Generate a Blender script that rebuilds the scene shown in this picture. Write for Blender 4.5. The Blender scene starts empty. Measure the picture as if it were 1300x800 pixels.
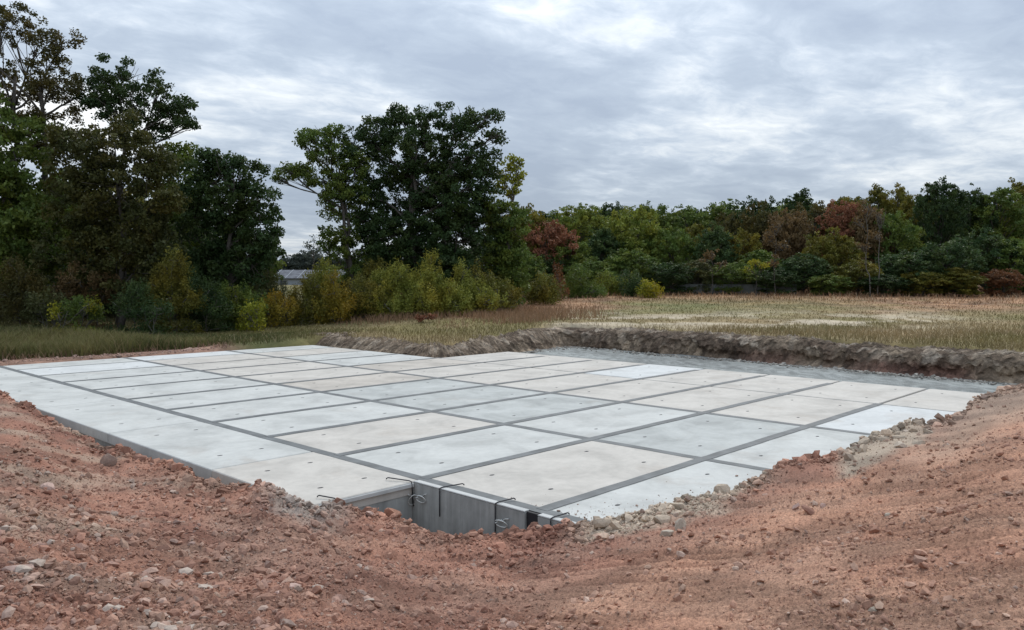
import bpy, bmesh, math, random
import numpy as np
from mathutils import Vector, Matrix
rnd = random.Random(7)
rng = np.random.default_rng(7)
scene = bpy.context.scene
COL = scene.collection

# ------------------------------------------------------------------ camera
CAM = np.array([-8.156, -7.171, 3.17])
FPX, CX, CY = 1015.8, 650.0, 400.0          # focal length in pixels of the 1300 px wide photograph
YAW, PITCH, ROLL = 0.758, -0.0447, 0.002
Fw = np.array([math.cos(PITCH)*math.cos(YAW), math.cos(PITCH)*math.sin(YAW), math.sin(PITCH)])
Rt = np.cross(Fw, [0, 0, 1.0]); Rt /= np.linalg.norm(Rt)
Up = np.cross(Rt, Fw)
Rt, Up = Rt*math.cos(ROLL)+Up*math.sin(ROLL), -Rt*math.sin(ROLL)+Up*math.cos(ROLL)
cd = bpy.data.cameras.new('camera'); co = bpy.data.objects.new('camera', cd); COL.objects.link(co)
cd.sensor_width = 36; cd.lens = 36*FPX/1300; cd.clip_start = .1; cd.clip_end = 5000
co.matrix_world = Matrix(((Rt[0], Up[0], -Fw[0], CAM[0]), (Rt[1], Up[1], -Fw[1], CAM[1]), (Rt[2], Up[2], -Fw[2], CAM[2]), (0, 0, 0, 1)))
scene.camera = co
Fh = np.array([math.cos(YAW), math.sin(YAW)]); Rh = np.array([math.sin(YAW), -math.cos(YAW)])

# ------------------------------------------------------------------ sky, sun, exposure
SUN_AZ, SUN_EL = math.radians(20), math.radians(48)      # direction of the sun in world XY and its height
w = bpy.data.worlds.new('World'); scene.world = w; w.use_nodes = True
nt = w.node_tree; N = nt.nodes; L = nt.links; N.clear()
def nd(t, **k):
    n = N.new(t)
    for a, b in k.items():
        if a in n.inputs: n.inputs[a].default_value = b
        else: setattr(n, a, b)
    return n
out = nd('ShaderNodeOutputWorld'); bg = nd('ShaderNodeBackground'); bg.inputs[1].default_value = .1
sky = nd('ShaderNodeTexSky', sky_type='NISHITA', sun_disc=False); sky.sun_elevation = SUN_EL; sky.sun_rotation = math.pi/2-SUN_AZ
tc = nd('ShaderNodeTexCoord'); sep = nd('ShaderNodeSeparateXYZ'); L.new(tc.outputs['Generated'], sep.inputs[0])
def mth(op, a, b=None, c=None, clamp=False):
    n = N.new('ShaderNodeMath'); n.operation = op; n.use_clamp = clamp
    for i, v in enumerate((a, b, c)):
        if v is None: continue
        if isinstance(v, (int, float)): n.inputs[i].default_value = v
        else: L.new(v, n.inputs[i])
    return n.outputs[0]
zc = mth('MAXIMUM', sep.outputs[2], 0.0)
den = mth('ADD', zc, .11)
px_ = mth('DIVIDE', sep.outputs[0], den); py_ = mth('DIVIDE', sep.outputs[1], den)
cmb = nd('ShaderNodeCombineXYZ'); L.new(px_, cmb.inputs[0]); L.new(py_, cmb.inputs[1])
def noise(scale, detail, rough, dist, off):
    mp = nd('ShaderNodeMapping'); L.new(cmb.outputs[0], mp.inputs[0]); mp.inputs['Location'].default_value = off
    mp.inputs['Rotation'].default_value = (0, 0, YAW-.35); mp.inputs['Scale'].default_value = (.75, .95, 1)
    n = nd('ShaderNodeTexNoise'); L.new(mp.outputs[0], n.inputs['Vector'])
    n.inputs['Scale'].default_value = scale; n.inputs['Detail'].default_value = detail
    n.inputs['Roughness'].default_value = rough; n.inputs['Distortion'].default_value = dist
    return n.outputs[0]
n1 = noise(.62, 6, .52, .3, (3.1, 1.7, 0)); n2 = noise(2.0, 9, .58, .3, (7.3, 2.2, 4)); n3 = noise(6.5, 7, .62, .5, (1.3, 9.2, 2))
s1 = mth('ADD', mth('MULTIPLY', n1, .58), mth('ADD', mth('MULTIPLY', n2, .32), mth('MULTIPLY', n3, .18)))
s1 = mth('ADD', mth('MULTIPLY', s1, 1.30), -.205)
rp = nd('ShaderNodeValToRGB'); L.new(s1, rp.inputs[0])
e = rp.color_ramp.elements; e[0].position = .38; e[0].color = (3.5, 4.15, 5.15, 1); e[1].position = .66; e[1].color = (9.4, 9.6, 9.7, 1)
for p, c in ((.47, (4.2, 4.9, 5.85, 1)), (.52, (5.1, 5.8, 6.7, 1)), (.58, (6.9, 7.4, 7.9, 1))):
    x = e.new(p); x.color = c
# overcast skies are brighter overhead than near the horizon
grad = mth('ADD', mth('MULTIPLY', zc, 1.5), .86)
vm = nd('ShaderNodeVectorMath', operation='SCALE'); L.new(rp.outputs[0], vm.inputs[0]); L.new(grad, vm.inputs['Scale'])
mx = nd('ShaderNodeMixRGB'); mx.inputs[0].default_value = .93; L.new(sky.outputs[0], mx.inputs[1]); L.new(vm.outputs[0], mx.inputs[2])
L.new(mx.outputs[0], bg.inputs[0]); L.new(bg.outputs[0], out.inputs[0])
sd = bpy.data.lights.new('sun', 'SUN'); so = bpy.data.objects.new('sun', sd); COL.objects.link(so)
sd.energy = 1.5; sd.angle = math.radians(14); sd.color = (1, .93, .82)
sv = Vector((math.cos(SUN_EL)*math.cos(SUN_AZ), math.cos(SUN_EL)*math.sin(SUN_AZ), math.sin(SUN_EL)))
so.rotation_euler = sv.to_track_quat('Z', 'Y').to_euler(); so.location = (0, 0, 60)
scene.view_settings.view_transform = 'Standard'; scene.view_settings.look = 'None'
scene.view_settings.exposure = 0.12; scene.view_settings.gamma = 1

# ------------------------------------------------------------------ numeric helpers
def unp(x, y, Z=0.0):
    d = Fw*FPX+Rt*(x-CX)-Up*(y-CY); return CAM+d*((Z-CAM[2])/d[2])
def ray(x, y):
    d = Fw*FPX+Rt*(x-CX)-Up*(y-CY); return d/FPX
def at(x, y, z):                      # the place seen at a pixel, z metres in front of the camera
    return CAM+ray(x, y)*z
def hsh(ix, iy, s):
    h = (ix.astype(np.int64)*374761393+iy.astype(np.int64)*668265263+s*1442695041) & 0xffffffff
    h = ((h ^ (h >> 13))*1274126177) & 0xffffffff
    h = ((h ^ (h >> 16))*2246822519) & 0xffffffff
    return ((h ^ (h >> 15)) & 0xffffff)/float(0xffffff)
def vn(x, y, s=0):
    ix = np.floor(x); iy = np.floor(y); fx = x-ix; fy = y-iy
    ix = ix.astype(np.int64); iy = iy.astype(np.int64)
    fx = fx*fx*fx*(fx*(fx*6-15)+10); fy = fy*fy*fy*(fy*(fy*6-15)+10)
    a = hsh(ix, iy, s); b = hsh(ix+1, iy, s); c = hsh(ix, iy+1, s); d = hsh(ix+1, iy+1, s)
    return (a*(1-fx)+b*fx)*(1-fy)+(c*(1-fx)+d*fx)*fy-.5
def fbm(x, y, o=4, s=0, g=.5):
    r = 0; a = 1.0
    for i in range(o):
        r = r+a*vn(x, y, s+i*17); x, y = x*1.93+y*.41+3.7, y*1.93-x*.41+1.3; a *= g
    return r
def worley(x, y, s=0):
    ix = np.floor(x).astype(np.int64); iy = np.floor(y).astype(np.int64)
    best = np.full(x.shape, 9.0); idc = np.zeros(x.shape)
    for dx in (-1, 0, 1):
        for dy in (-1, 0, 1):
            jx = ix+dx; jy = iy+dy
            px = jx+hsh(jx, jy, s+5); py = jy+hsh(jx, jy, s+9)
            d = (px-x)**2+(py-y)**2; m = d < best
            best = np.where(m, d, best); idc = np.where(m, hsh(jx, jy, s+77), idc)
    return np.sqrt(best), idc
def sst(a, b, x):
    t = np.clip((x-a)/(b-a), 0, 1); return t*t*(3-2*t)

# ------------------------------------------------------------------ object helpers
def mesh_np(name, V, Fc, mats=(), attrs=None, smooth=False, midx=None):
    me = bpy.data.meshes.new(name)
    V = np.asarray(V, np.float32); Fc = np.asarray(Fc, np.int32); k = Fc.shape[1]
    me.vertices.add(len(V)); me.vertices.foreach_set('co', V.ravel())
    me.loops.add(Fc.size); me.loops.foreach_set('vertex_index', Fc.ravel())
    me.polygons.add(len(Fc)); me.polygons.foreach_set('loop_start', np.arange(0, Fc.size, k, dtype=np.int32))
    me.polygons.foreach_set('use_smooth', np.full(len(Fc), bool(smooth)))
    if midx is not None: me.polygons.foreach_set('material_index', np.asarray(midx, np.int32))
    for m in mats: me.materials.append(m)
    me.update(calc_edges=True)
    for an, av in (attrs or {}).items():
        av = np.asarray(av, np.float32)
        if av.ndim == 1:
            a = me.attributes.new(an, 'FLOAT', 'POINT'); a.data.foreach_set('value', av)
        else:
            a = me.attributes.new(an, 'FLOAT_COLOR', 'POINT')
            a.data.foreach_set('color', np.c_[av, np.ones(len(av))].astype(np.float32).ravel())
    return me
def link(name, me, parent=None, loc=None):
    o = bpy.data.objects.new(name, me); COL.objects.link(o)
    if parent: o.parent = parent
    if loc is not None: o.location = loc
    return o
def tag(o, label=None, cat=None, group=None, kind=None):
    if label: o['label'] = label
    if cat: o['category'] = cat
    if group: o['group'] = group
    if kind: o['kind'] = kind
    return o
def empty(name, loc, label, cat, group=None):
    o = bpy.data.objects.new(name, None); COL.objects.link(o); o.location = loc
    o.empty_display_size = .3
    return tag(o, label, cat, group)
class MB:
    def __init__(s): s.v = []; s.f = []
    def add(s, V, F):
        n = len(s.v); s.v += [tuple(map(float, p)) for p in V]; s.f += [tuple(i+n for i in f) for f in F]
    def box(s, x0, x1, y0, y1, z0, z1, ch=0):
        if ch:
            V = [(x0, y0, z0), (x1, y0, z0), (x1, y1, z0), (x0, y1, z0), (x0, y0, z1-ch), (x1, y0, z1-ch), (x1, y1, z1-ch), (x0, y1, z1-ch),
                 (x0+ch, y0+ch, z1), (x1-ch, y0+ch, z1), (x1-ch, y1-ch, z1), (x0+ch, y1-ch, z1)]
            F = [(3, 2, 1, 0), (8, 9, 10, 11)]
            for a in (0, 4):
                for i in range(4): j = (i+1) % 4; F.append((a+i, a+j, a+4+j, a+4+i))
            s.add(V, F)
        else:
            V = [(x, y, z) for z in (z0, z1) for x, y in ((x0, y0), (x1, y0), (x1, y1), (x0, y1))]
            s.add(V, [(3, 2, 1, 0), (4, 5, 6, 7), (0, 1, 5, 4), (1, 2, 6, 5), (2, 3, 7, 6), (3, 0, 4, 7)])
    def tube(s, pts, rad, n=6):
        pts = [Vector(p) for p in pts]; m = len(pts)
        if not isinstance(rad, (list, tuple)): rad = [rad]*m
        V = []
        for i, p in enumerate(pts):
            d = (pts[min(i+1, m-1)]-pts[max(i-1, 0)]).normalized()
            a = d.cross(Vector((0, 0, 1)) if abs(d.z) < .9 else Vector((1, 0, 0))).normalized(); b = d.cross(a)
            for k in range(n):
                t = 2*math.pi*k/n; V.append(p+(a*math.cos(t)+b*math.sin(t))*rad[i])
        F = [(i*n+k, i*n+(k+1) % n, (i+1)*n+(k+1) % n, (i+1)*n+k) for i in range(m-1) for k in range(n)]
        F += [tuple(range(n))[::-1], tuple((m-1)*n+k for k in range(n))]
        s.add(V, F)
    def build(s, name, mat, parent=None, loc=None, smooth=False):
        me = bpy.data.meshes.new(name); o0 = Vector(loc) if loc is not None else Vector((0, 0, 0))
        me.from_pydata([tuple(Vector(p)-o0) for p in s.v], [], s.f)
        me.materials.append(mat); me.update()
        if smooth:
            for p in me.polygons: p.use_smooth = True
        return link(name, me, parent, loc)

# ------------------------------------------------------------------ materials
def newmat(name):
    m = bpy.data.materials.new(name); m.use_nodes = True; t = m.node_tree; t.nodes.clear()
    o = t.nodes.new('ShaderNodeOutputMaterial'); b = t.nodes.new('ShaderNodeBsdfPrincipled'); t.links.new(b.outputs[0], o.inputs[0])
    return m, t, b
def nz(t, sc, det=4, rough=.55, vec=None, dist=0):
    n = t.nodes.new('ShaderNodeTexNoise'); n.inputs['Scale'].default_value = sc; n.inputs['Detail'].default_value = det
    n.inputs['Roughness'].default_value = rough; n.inputs['Distortion'].default_value = dist
    if vec is None:
        g = t.nodes.new('ShaderNodeNewGeometry'); vec = g.outputs['Position']
    t.links.new(vec, n.inputs['Vector']); return n
def ramp(t, src, stops):
    r = t.nodes.new('ShaderNodeValToRGB'); t.links.new(src, r.inputs[0]); e = r.color_ramp.elements
    e[0].position, e[0].color = stops[0][0], (*stops[0][1], 1); e[1].position, e[1].color = stops[-1][0], (*stops[-1][1], 1)
    for p, c in stops[1:-1]: x = e.new(p); x.color = (*c, 1)
    return r
def mixc(t, fac, a, b, mode='MIX'):
    n = t.nodes.new('ShaderNodeMix'); n.data_type = 'RGBA'; n.blend_type = mode
    for i, v in ((0, fac), (6, a), (7, b)):
        if isinstance(v, (int, float)): n.inputs[i].default_value = v
        elif isinstance(v, tuple): n.inputs[i].default_value = (*v, 1)
        else: t.links.new(v, n.inputs[i])
    return n.outputs[2]
def bump(t, b, src, dist, st=1.0):
    n = t.nodes.new('ShaderNodeBump'); n.inputs['Distance'].default_value = dist; n.inputs['Strength'].default_value = st
    t.links.new(src, n.inputs['Height']); t.links.new(n.outputs[0], b.inputs['Normal'])
def concrete(name, base, var=.10, stain=(.30, .30, .29)):
    m, t, b = newmat(name)
    n1 = nz(t, .9, 5, .6, dist=.6); n2 = nz(t, 7, 6, .65); n3 = nz(t, 60, 3, .6)
    lo = tuple(c*(1-var*1.6) for c in base); hi = tuple(min(1, c*(1+var)) for c in base)
    c = ramp(t, n1.outputs[0], [(.33, lo), (.5, base), (.66, hi)]).outputs[0]
    g = ramp(t, n2.outputs[0], [(.3, (.90, .90, .90)), (.55, (1, 1, 1)), (.75, (1.06, 1.06, 1.05))]).outputs[0]
    c = mixc(t, .8, c, g, 'MULTIPLY')
    # thin scuffs and drag marks
    g0 = t.nodes.new('ShaderNodeNewGeometry'); mp = t.nodes.new('ShaderNodeMapping'); t.links.new(g0.outputs['Position'], mp.inputs[0])
    mp.inputs['Rotation'].default_value = (0, 0, .6); mp.inputs['Scale'].default_value = (1.2, 7, 1)
    n4 = nz(t, 1.6, 5, .7, mp.outputs[0], .4)
    k = ramp(t, n4.outputs[0], [(.63, (0, 0, 0)), (.70, (1, 1, 1))]).outputs[0]
    bw = t.nodes.new('ShaderNodeRGBToBW'); t.links.new(k, bw.inputs[0])
    kk = t.nodes.new('ShaderNodeMath'); kk.operation = 'MULTIPLY'; t.links.new(bw.outputs[0], kk.inputs[0]); kk.inputs[1].default_value = .35
    c = mixc(t, kk.outputs[0], c, stain)
    n5 = nz(t, 22, 2, .5)
    k2 = ramp(t, n5.outputs[0], [(.70, (0, 0, 0)), (.74, (1, 1, 1))]).outputs[0]
    bw2 = t.nodes.new('ShaderNodeRGBToBW'); t.links.new(k2, bw2.inputs[0])
    kk2 = t.nodes.new('ShaderNodeMath'); kk2.operation = 'MULTIPLY'; t.links.new(bw2.outputs[0], kk2.inputs[0]); kk2.inputs[1].default_value = .4
    c = mixc(t, kk2.outputs[0], c, (.24, .22, .2))
    n6 = nz(t, .55, 7, .68, dist=1.0)                 # tracked-on mud, thin and patchy
    k3 = ramp(t, n6.outputs[0], [(.56, (0, 0, 0)), (.72, (1, 1, 1))]).outputs[0]
    bw3 = t.nodes.new('ShaderNodeRGBToBW'); t.links.new(k3, bw3.inputs[0]); kk3 = t.nodes.new('ShaderNodeMath'); kk3.operation = 'MULTIPLY'; t.links.new(bw3.outputs[0], kk3.inputs[0]); kk3.inputs[1].default_value = .34
    c = mixc(t, kk3.outputs[0], c, (.33, .27, .22))
    if 'wall' in name or 'panel' in name:             # drips down the cast faces
        g9 = t.nodes.new('ShaderNodeNewGeometry'); m9 = t.nodes.new('ShaderNodeMapping'); t.links.new(g9.outputs['Position'], m9.inputs[0]); m9.inputs['Scale'].default_value = (9, 9, .8)
        n9 = nz(t, 1.0, 5, .6, m9.outputs[0]); g9r = ramp(t, n9.outputs[0], [(.35, (.78, .78, .77)), (.6, (1.05, 1.05, 1.05)), (.72, (1.3, 1.3, 1.28))]).outputs[0]
        c = mixc(t, .8, c, g9r, 'MULTIPLY')
    t.links.new(c, b.inputs['Base Color'])
    b.inputs['Roughness'].default_value = .85; b.inputs['Specular IOR Level'].default_value = .3
    bump(t, b, n3.outputs[0], .002, .5)
    return m
M = {}
M['slab_cool'] = concrete('concrete_cool', (.488, .488, .462))
M['slab_grey'] = concrete('concrete_grey', (.415, .422, .402), .14)
M['slab_warm'] = concrete('concrete_warm', (.500, .468, .422))
M['slab_tan'] = concrete('concrete_tan', (.460, .420, .370), .12)
M['slab_pale'] = concrete('concrete_pale', (.56, .565, .55), .07)
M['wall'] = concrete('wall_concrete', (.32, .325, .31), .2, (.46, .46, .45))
def simple(name, col, rough=.8, metal=0, nsc=8, var=.15, bmp=.002):
    m, t, b = newmat(name); n = nz(t, nsc, 5, .6)
    c = ramp(t, n.outputs[0], [(.3, tuple(x*(1-var) for x in col)), (.7, tuple(x*(1+var) for x in col))]).outputs[0]
    t.links.new(c, b.inputs['Base Color']); b.inputs['Roughness'].default_value = rough; b.inputs['Metallic'].default_value = metal
    bump(t, b, n.outputs[0], bmp, .6); return m
M['tape'] = simple('grey_joint_tape', (.130, .136, .136), .75, 0, 2.2, .30, .001)
M['recess'] = simple('recess_dirt', (.25, .24, .225), .9, 0, 30)
M['black'] = simple('slot_shade_black', (.012, .012, .014), .7, 0, 6)  # near black, paints the unlit inside of the panel slot
M['rebar'] = simple('dark_steel_bar', (.045, .045, .05), .55, .6, 40)
M['wire'] = simple('bare_steel_wire', (.60, .60, .57), .5, .2, 40)
def attrmat(name, attr, rough=.9, nsc=25, var=.25, bsc=60, bd=.006, transl=0, noise_det=5, speck=0):
    m, t, b = newmat(name)
    a = t.nodes.new('ShaderNodeAttribute'); a.attribute_name = attr
    n = nz(t, nsc, noise_det, .65)
    g = ramp(t, n.outputs[0], [(.28, (1-var,)*3), (.72, (1+var,)*3)]).outputs[0]
    c = mixc(t, 1.0, a.outputs['Color'], g, 'MULTIPLY')
    if speck:                                # small pale and dark chips
        n7 = nz(t, 95, 4, .75); g7 = ramp(t, n7.outputs[0], [(.30, (.5, .47, .45)), (.42, (.95, .95, .95)), (.60, (1.02, 1, 1)), (.68, (1.5, 1.5, 1.5))]).outputs[0]
        c = mixc(t, .8, c, g7, 'MULTIPLY')
    t.links.new(c, b.inputs['Base Color'])
    b.inputs['Roughness'].default_value = rough; b.inputs['Specular IOR Level'].default_value = .25
    if bd:
        n2 = nz(t, bsc, 5, .7); bump(t, b, n2.outputs[0], bd, .9)
    if transl:
        o = t.nodes['Material Output']; tr = t.nodes.new('ShaderNodeBsdfTranslucent'); t.links.new(c, tr.inputs[0])
        ms = t.nodes.new('ShaderNodeMixShader'); ms.inputs[0].default_value = transl
        t.links.new(b.outputs[0], ms.inputs[1]); t.links.new(tr.outputs[0], ms.inputs[2]); t.links.new(ms.outputs[0], o.inputs[0])
    return m
M['soil'] = attrmat('red_soil', 'tint', .95, 42, .50, 60, .018, speck=1)
M['stone'] = attrmat('broken_stone', 'tint', .9, 40, .22, 90, .004)
M['bank'] = attrmat('cut_earth', 'tint', .95, 9, .45, 13, .12)
M['field'] = attrmat('field_soil', 'tint', .95, 3, .3, 8, .03)
M['grass'] = attrmat('grass_blade', 'tint', .8, 2, .15, 0, 0, .2)
M['gravel'] = attrmat('crushed_grey_stone', 'tint', .9, 18, .3, 26, .03)
M['bark'] = simple('bark', (.075, .065, .055), .95, 0, 12, .35, .02)
M['bark_pale'] = simple('pale_bark', (.115, .105, .090), .95, 0, 12, .3, .02)
def leafmat(name, lo, hi, transl=.32):
    m, t, b = newmat(name)
    a = t.nodes.new('ShaderNodeAttribute'); a.attribute_name = 'shade'
    c = ramp(t, a.outputs['Fac'], [(0, lo), (1, hi)]).outputs[0]
    nn_ = nz(t, .55, 3, .6); turn = ramp(t, nn_.outputs[0], [(.42, (1, 1, 1)), (.62, (1.5, 1.12, .8)), (.74, (1.9, 1.2, .8))]).outputs[0]
    c = mixc(t, 0.0 if any(q_ in name for q_ in ('rust', 'red', 'far')) else .7, c, turn, 'MULTIPLY')            # parts of each crown turning yellow
    t.links.new(c, b.inputs['Base Color']); b.inputs['Roughness'].default_value = .6; b.inputs['Specular IOR Level'].default_value = .25
    o = t.nodes['Material Output']; tr = t.nodes.new('ShaderNodeBsdfTranslucent'); t.links.new(c, tr.inputs[0])
    ms = t.nodes.new('ShaderNodeMixShader'); ms.inputs[0].default_value = transl
    t.links.new(b.outputs[0], ms.inputs[1]); t.links.new(tr.outputs[0], ms.inputs[2]); t.links.new(ms.outputs[0], o.inputs[0])
    return m
LM = {
 'dark': leafmat('leaf_dark_green', (0.021, 0.044, 0.014), (0.046, 0.084, 0.025)),
 'green': leafmat('leaf_green', (0.055, 0.094, 0.020), (0.127, 0.186, 0.038)),
 'mid': leafmat('leaf_mid_green', (0.092, 0.133, 0.024), (0.191, 0.242, 0.044)),
 'blue': leafmat('leaf_blue_green', (0.028, 0.059, 0.020), (0.067, 0.114, 0.039)),
 'shadeolive': leafmat('leaf_dull_olive', (.036, .046, .014), (.082, .090, .026)),
 'olive': leafmat('leaf_olive', (0.080, 0.084, 0.015), (0.176, 0.175, 0.032)),
 'brown': leafmat('leaf_olive_brown', (.044, .046, .015), (.098, .092, .028)),
 'rust': leafmat('leaf_rust', (.095, .064, .026), (.185, .118, .050)),
 'red': leafmat('leaf_red', (.165, .068, .036), (.310, .135, .075)),
 'deepred': leafmat('leaf_deep_red', (.125, .058, .026), (.220, .100, .044)),
 'yellow': leafmat('leaf_yellow_green', (0.147, 0.167, 0.015), (0.284, 0.302, 0.030)),
 'willow': leafmat('leaf_willow', (.135, .158, .026), (.285, .300, .056)),
 'gold': leafmat('leaf_gold', (0.157, 0.130, 0.016), (0.274, 0.216, 0.028)),
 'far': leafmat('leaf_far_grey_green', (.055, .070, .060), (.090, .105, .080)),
 'twig': leafmat('leaf_grey_twig', (0.059, 0.073, 0.028), (0.113, 0.130, 0.051)),
}

# ------------------------------------------------------------------ pit outline and field height
g_ = -.35
cor = unp(722, 440, g_)[:2]; b2 = unp(1290, 488, g_)[:2]
p1 = unp(600, 452, g_)[:2]
dr = (b2-cor)/np.linalg.norm(b2-cor)
PATH = [(13.75, 30.0), (13.75, 19.2), (15.2, 18.05), (cor[0], cor[1]), (cor[0]+dr[0]*45, cor[1]+dr[1]*45)]
def field_h(u, v):
    s = (u-CAM[0])*Fh[0]+(v-CAM[1])*Fh[1]; l = (u-CAM[0])*Rh[0]+(v-CAM[1])*Rh[1]
    h = .02+.26*sst(6, 15, u)*1.0+.42*sst(15, 24, u)
    h = h+1.15*sst(42, 84, s)+.05*fbm(u/6, v/6, 3, 3)*sst(27.5, 31, np.maximum(v, u+3))
    h = h+.004*np.maximum(s-150, 0)
    return h
def in_pit(u, v):                       # how far inside the excavation, metres (approximate)
    pb = np.where(v > 18.6, 13.9, cor[0]+(v-cor[1])*dr[0]/dr[1])   # bank line in u
    d1 = pb-u; 
    dn = np.minimum(np.maximum(26.15-v, 0)*1.0, 99)
    # right hand part ends at the left bank, which runs from the notch to the corner
    vb = 18.05+(u-15.2)*(cor[1]-18.05)/(cor[0]-15.2)
    dn = np.where(u > 13.9, np.maximum(vb-v, np.where(v < 27.5, 13.9-u, -99)), 26.15-v)
    dfront = (u-CAM[0])*Fh[0]+(v-CAM[1])*Fh[1]
    left = u+2.3+sst(19, 15, v)*60
    a = np.minimum(np.minimum(np.where(u > 13.9, cor[0]+(v-cor[1])*dr[0]/dr[1]-u, 99), dn), left)
    return a

# ------------------------------------------------------------------ the near ground: red excavated soil
RIM = [(-400, 478, 'L'), (-200, 486, 'L'), (-60, 489, 'L'), (0, 497, 'L'), (7, 501, 'L'), (20, 512, 'L'), (41, 515, 'L'), (51, 529, 'L'), (85, 545, 'L'), (115, 559, 'L'), (122, 569, 'L'), (145, 574, 'L'),
 (152, 568, 'L'), (169, 573, 'L'), (184, 586, 'L'), (210, 588, 'L'), (237, 596, 'L'), (257, 611, 'L'), (281, 615, 'L'), (318, 618, 'L'), (328, 613, 'L'), (359, 623, 'L'), (372, 632, 'L'),
 (388, 640, 'L'), (399, 643, 'L'), (413, 643, 'L'), (420, 640, -.02), (437, 643, -.04), (449, 647, -.08), (470, 650, -.12), (491, 656, -.15), (502, 659, -.16), (518, 665, -.18), (525, 669, -.2), (530, 677, -.2), (560, 680, -.2), (600, 681, -.15), (650, 678, -.1),
 (680, 673, -.05), (700, 669, 0), (725, 667, .05), (740, 666, .1), (765, 663, .15), (800, 652, .2), (835, 645, .2), (869, 634, .22), (895, 630, .22), (931, 622, .22), (954, 613, .24), (975, 601, .25), (992, 590, .25), (1046, 579, .28), (1077, 574, .3), (1081, 566, .3),
 (1100, 557, .3), (1111, 551, .3), (1138, 545, .32), (1155, 534, .34), (1177, 539, .34), (1208, 529, .38), (1226, 522, .4), (1231, 512, .42), (1245, 503, .45), (1260, 500, .5), (1278, 492, .55), (1300, 488, .6), (1400, 478, .75), (1700, 462, .9)]
RT, RS, RHh = [], [], []
for x, y, m in RIM:
    d = ray(x, y)
    if m == 'L':
        tt = (-2.42-CAM[0])/d[0]
        if d[0] < .05 or tt > 34: tt = 34/1.0
        P = CAM+d*tt
        if P[2] > .35: P = CAM+d*((.2-CAM[2])/d[2])
    else: P = CAM+d*((m-CAM[2])/d[2])
    q = P[:2]-CAM[:2]; s = q@Fh; RT.append((q@Rh)/s); RS.append(s); RHh.append(P[2])
RT, RS, RHh = map(np.array, (RT, RS, RHh)); o_ = np.argsort(RT); RT, RS, RHh = RT[o_], RS[o_], RHh[o_]
H0 = 1.62
TS = np.linspace(-2, 2, 1601); _k = np.hanning(65); _k /= _k.sum()
SS = np.convolve(np.interp(TS, RT, RS), _k, 'same'); HS = np.convolve(np.interp(TS, RT, RHh), _k, 'same')
_k = np.hanning(19); _k /= _k.sum()
S2, H2 = np.convolve(np.interp(TS, RT, RS), _k, 'same'), np.convolve(np.interp(TS, RT, RHh), _k, 'same')
def soil_rim(t): return np.interp(t, RT, RS), np.interp(t, RT, RHh)
def soil_h(u, v, fine=True):
    s = (u-CAM[0])*Fh[0]+(v-CAM[1])*Fh[1]; l = (u-CAM[0])*Rh[0]+(v-CAM[1])*Rh[1]
    t = l/np.maximum(s, .3); sr, hr = soil_rim(t)
    def body(sr, hr):
        k = np.clip((s-2.6)/(sr-2.6), 0, 1)
        # the body of the slope hangs a little below the sight line so that the rim stays the crest
        return hr+(H0-hr)*(1-k)**1.12-.16*np.sin(np.pi*k)*sst(0, .25, 1-k)
    sm, hm = np.interp(t, TS, SS), np.interp(t, TS, HS)
    s2, h2 = np.interp(t, TS, S2), np.interp(t, TS, H2)
    wr = sst(3.0, .8, sm-s); h = body(sm, hm)*(1-wr)+body(s2, h2)*wr
    wr = sst(.7, .08, sr-s); h = h*(1-wr)+body(sr, hr)*wr
    h = np.where(s > sr, hr-(s-sr)*.95, h)
    inner = sst(.0, .5, s2-s)
    rimz = sst(3.6, .3, np.abs(sm-s))
    # graded, tracked lower right; looser heaps on the left and along the rim
    smoothz = sst(.0, .16, t-(-.02)+(2.0-s*.22)*.12)*sst(.2, 2.2, sm-s)
    a = .10*fbm(u/1.7, v/1.7, 3, 11)*inner*(1-.7*smoothz)+.055*fbm(u/.55, v/.55, 3, 23)*(1-.6*smoothz)
    a = a*(.45+.55*inner)
    heap = .5+.5*rimz
    w1, c1 = worley(u/.30, v/.30, 31); w2, c2 = worley(u/.13, v/.13, 47)
    a = a+np.maximum(.42-w1, -.1)*(.1+c1*c1*1.3)*.17*heap*(1-.8*smoothz)+np.maximum(.42-w2, -.15)*(.1+c2*c2*1.3)*.095*(.6+.6*heap)*(1-.6*smoothz)*sst(17, 9, s)
    if fine:
        w3, c3 = worley(u/.058, v/.058, 61)
        a = a+(np.maximum(.45-w3, -.15)*(.1+1.2*c3)*.042*(1-.5*smoothz)+.016*fbm(u/.045, v/.045, 2, 81))*sst(8.5, 3.8, s)
    # ruts left by tracks: ridges running left-to-right across the lower right
    r = (s*.93+l*.34)+.12*fbm(u/2.2, v/2.2, 2, 91)
    rr_ = (r/.25) % 1; rid = np.floor(r/.25); rd = hsh(rid.astype(np.int64), rid.astype(np.int64)*0, 5)
    a = a-smoothz*(.04+.08*rd)*np.exp(-((rr_-.5)/(.22+.08*rd))**2)*sst(-.25, .15, vn(u/1.1, v/1.1, 97)+.1)*sst(13, 9, s)+smoothz*.02*sst(13, 9, s)*np.exp(-((rr_-.15)/.2)**2)
    track = np.exp(-((s-6.1-.55*l+.0*u)/.33)**2)+np.exp(-((s-8.2-.62*l)/.35)**2)
    a = a-smoothz*.018*track
    return h+a
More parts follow.
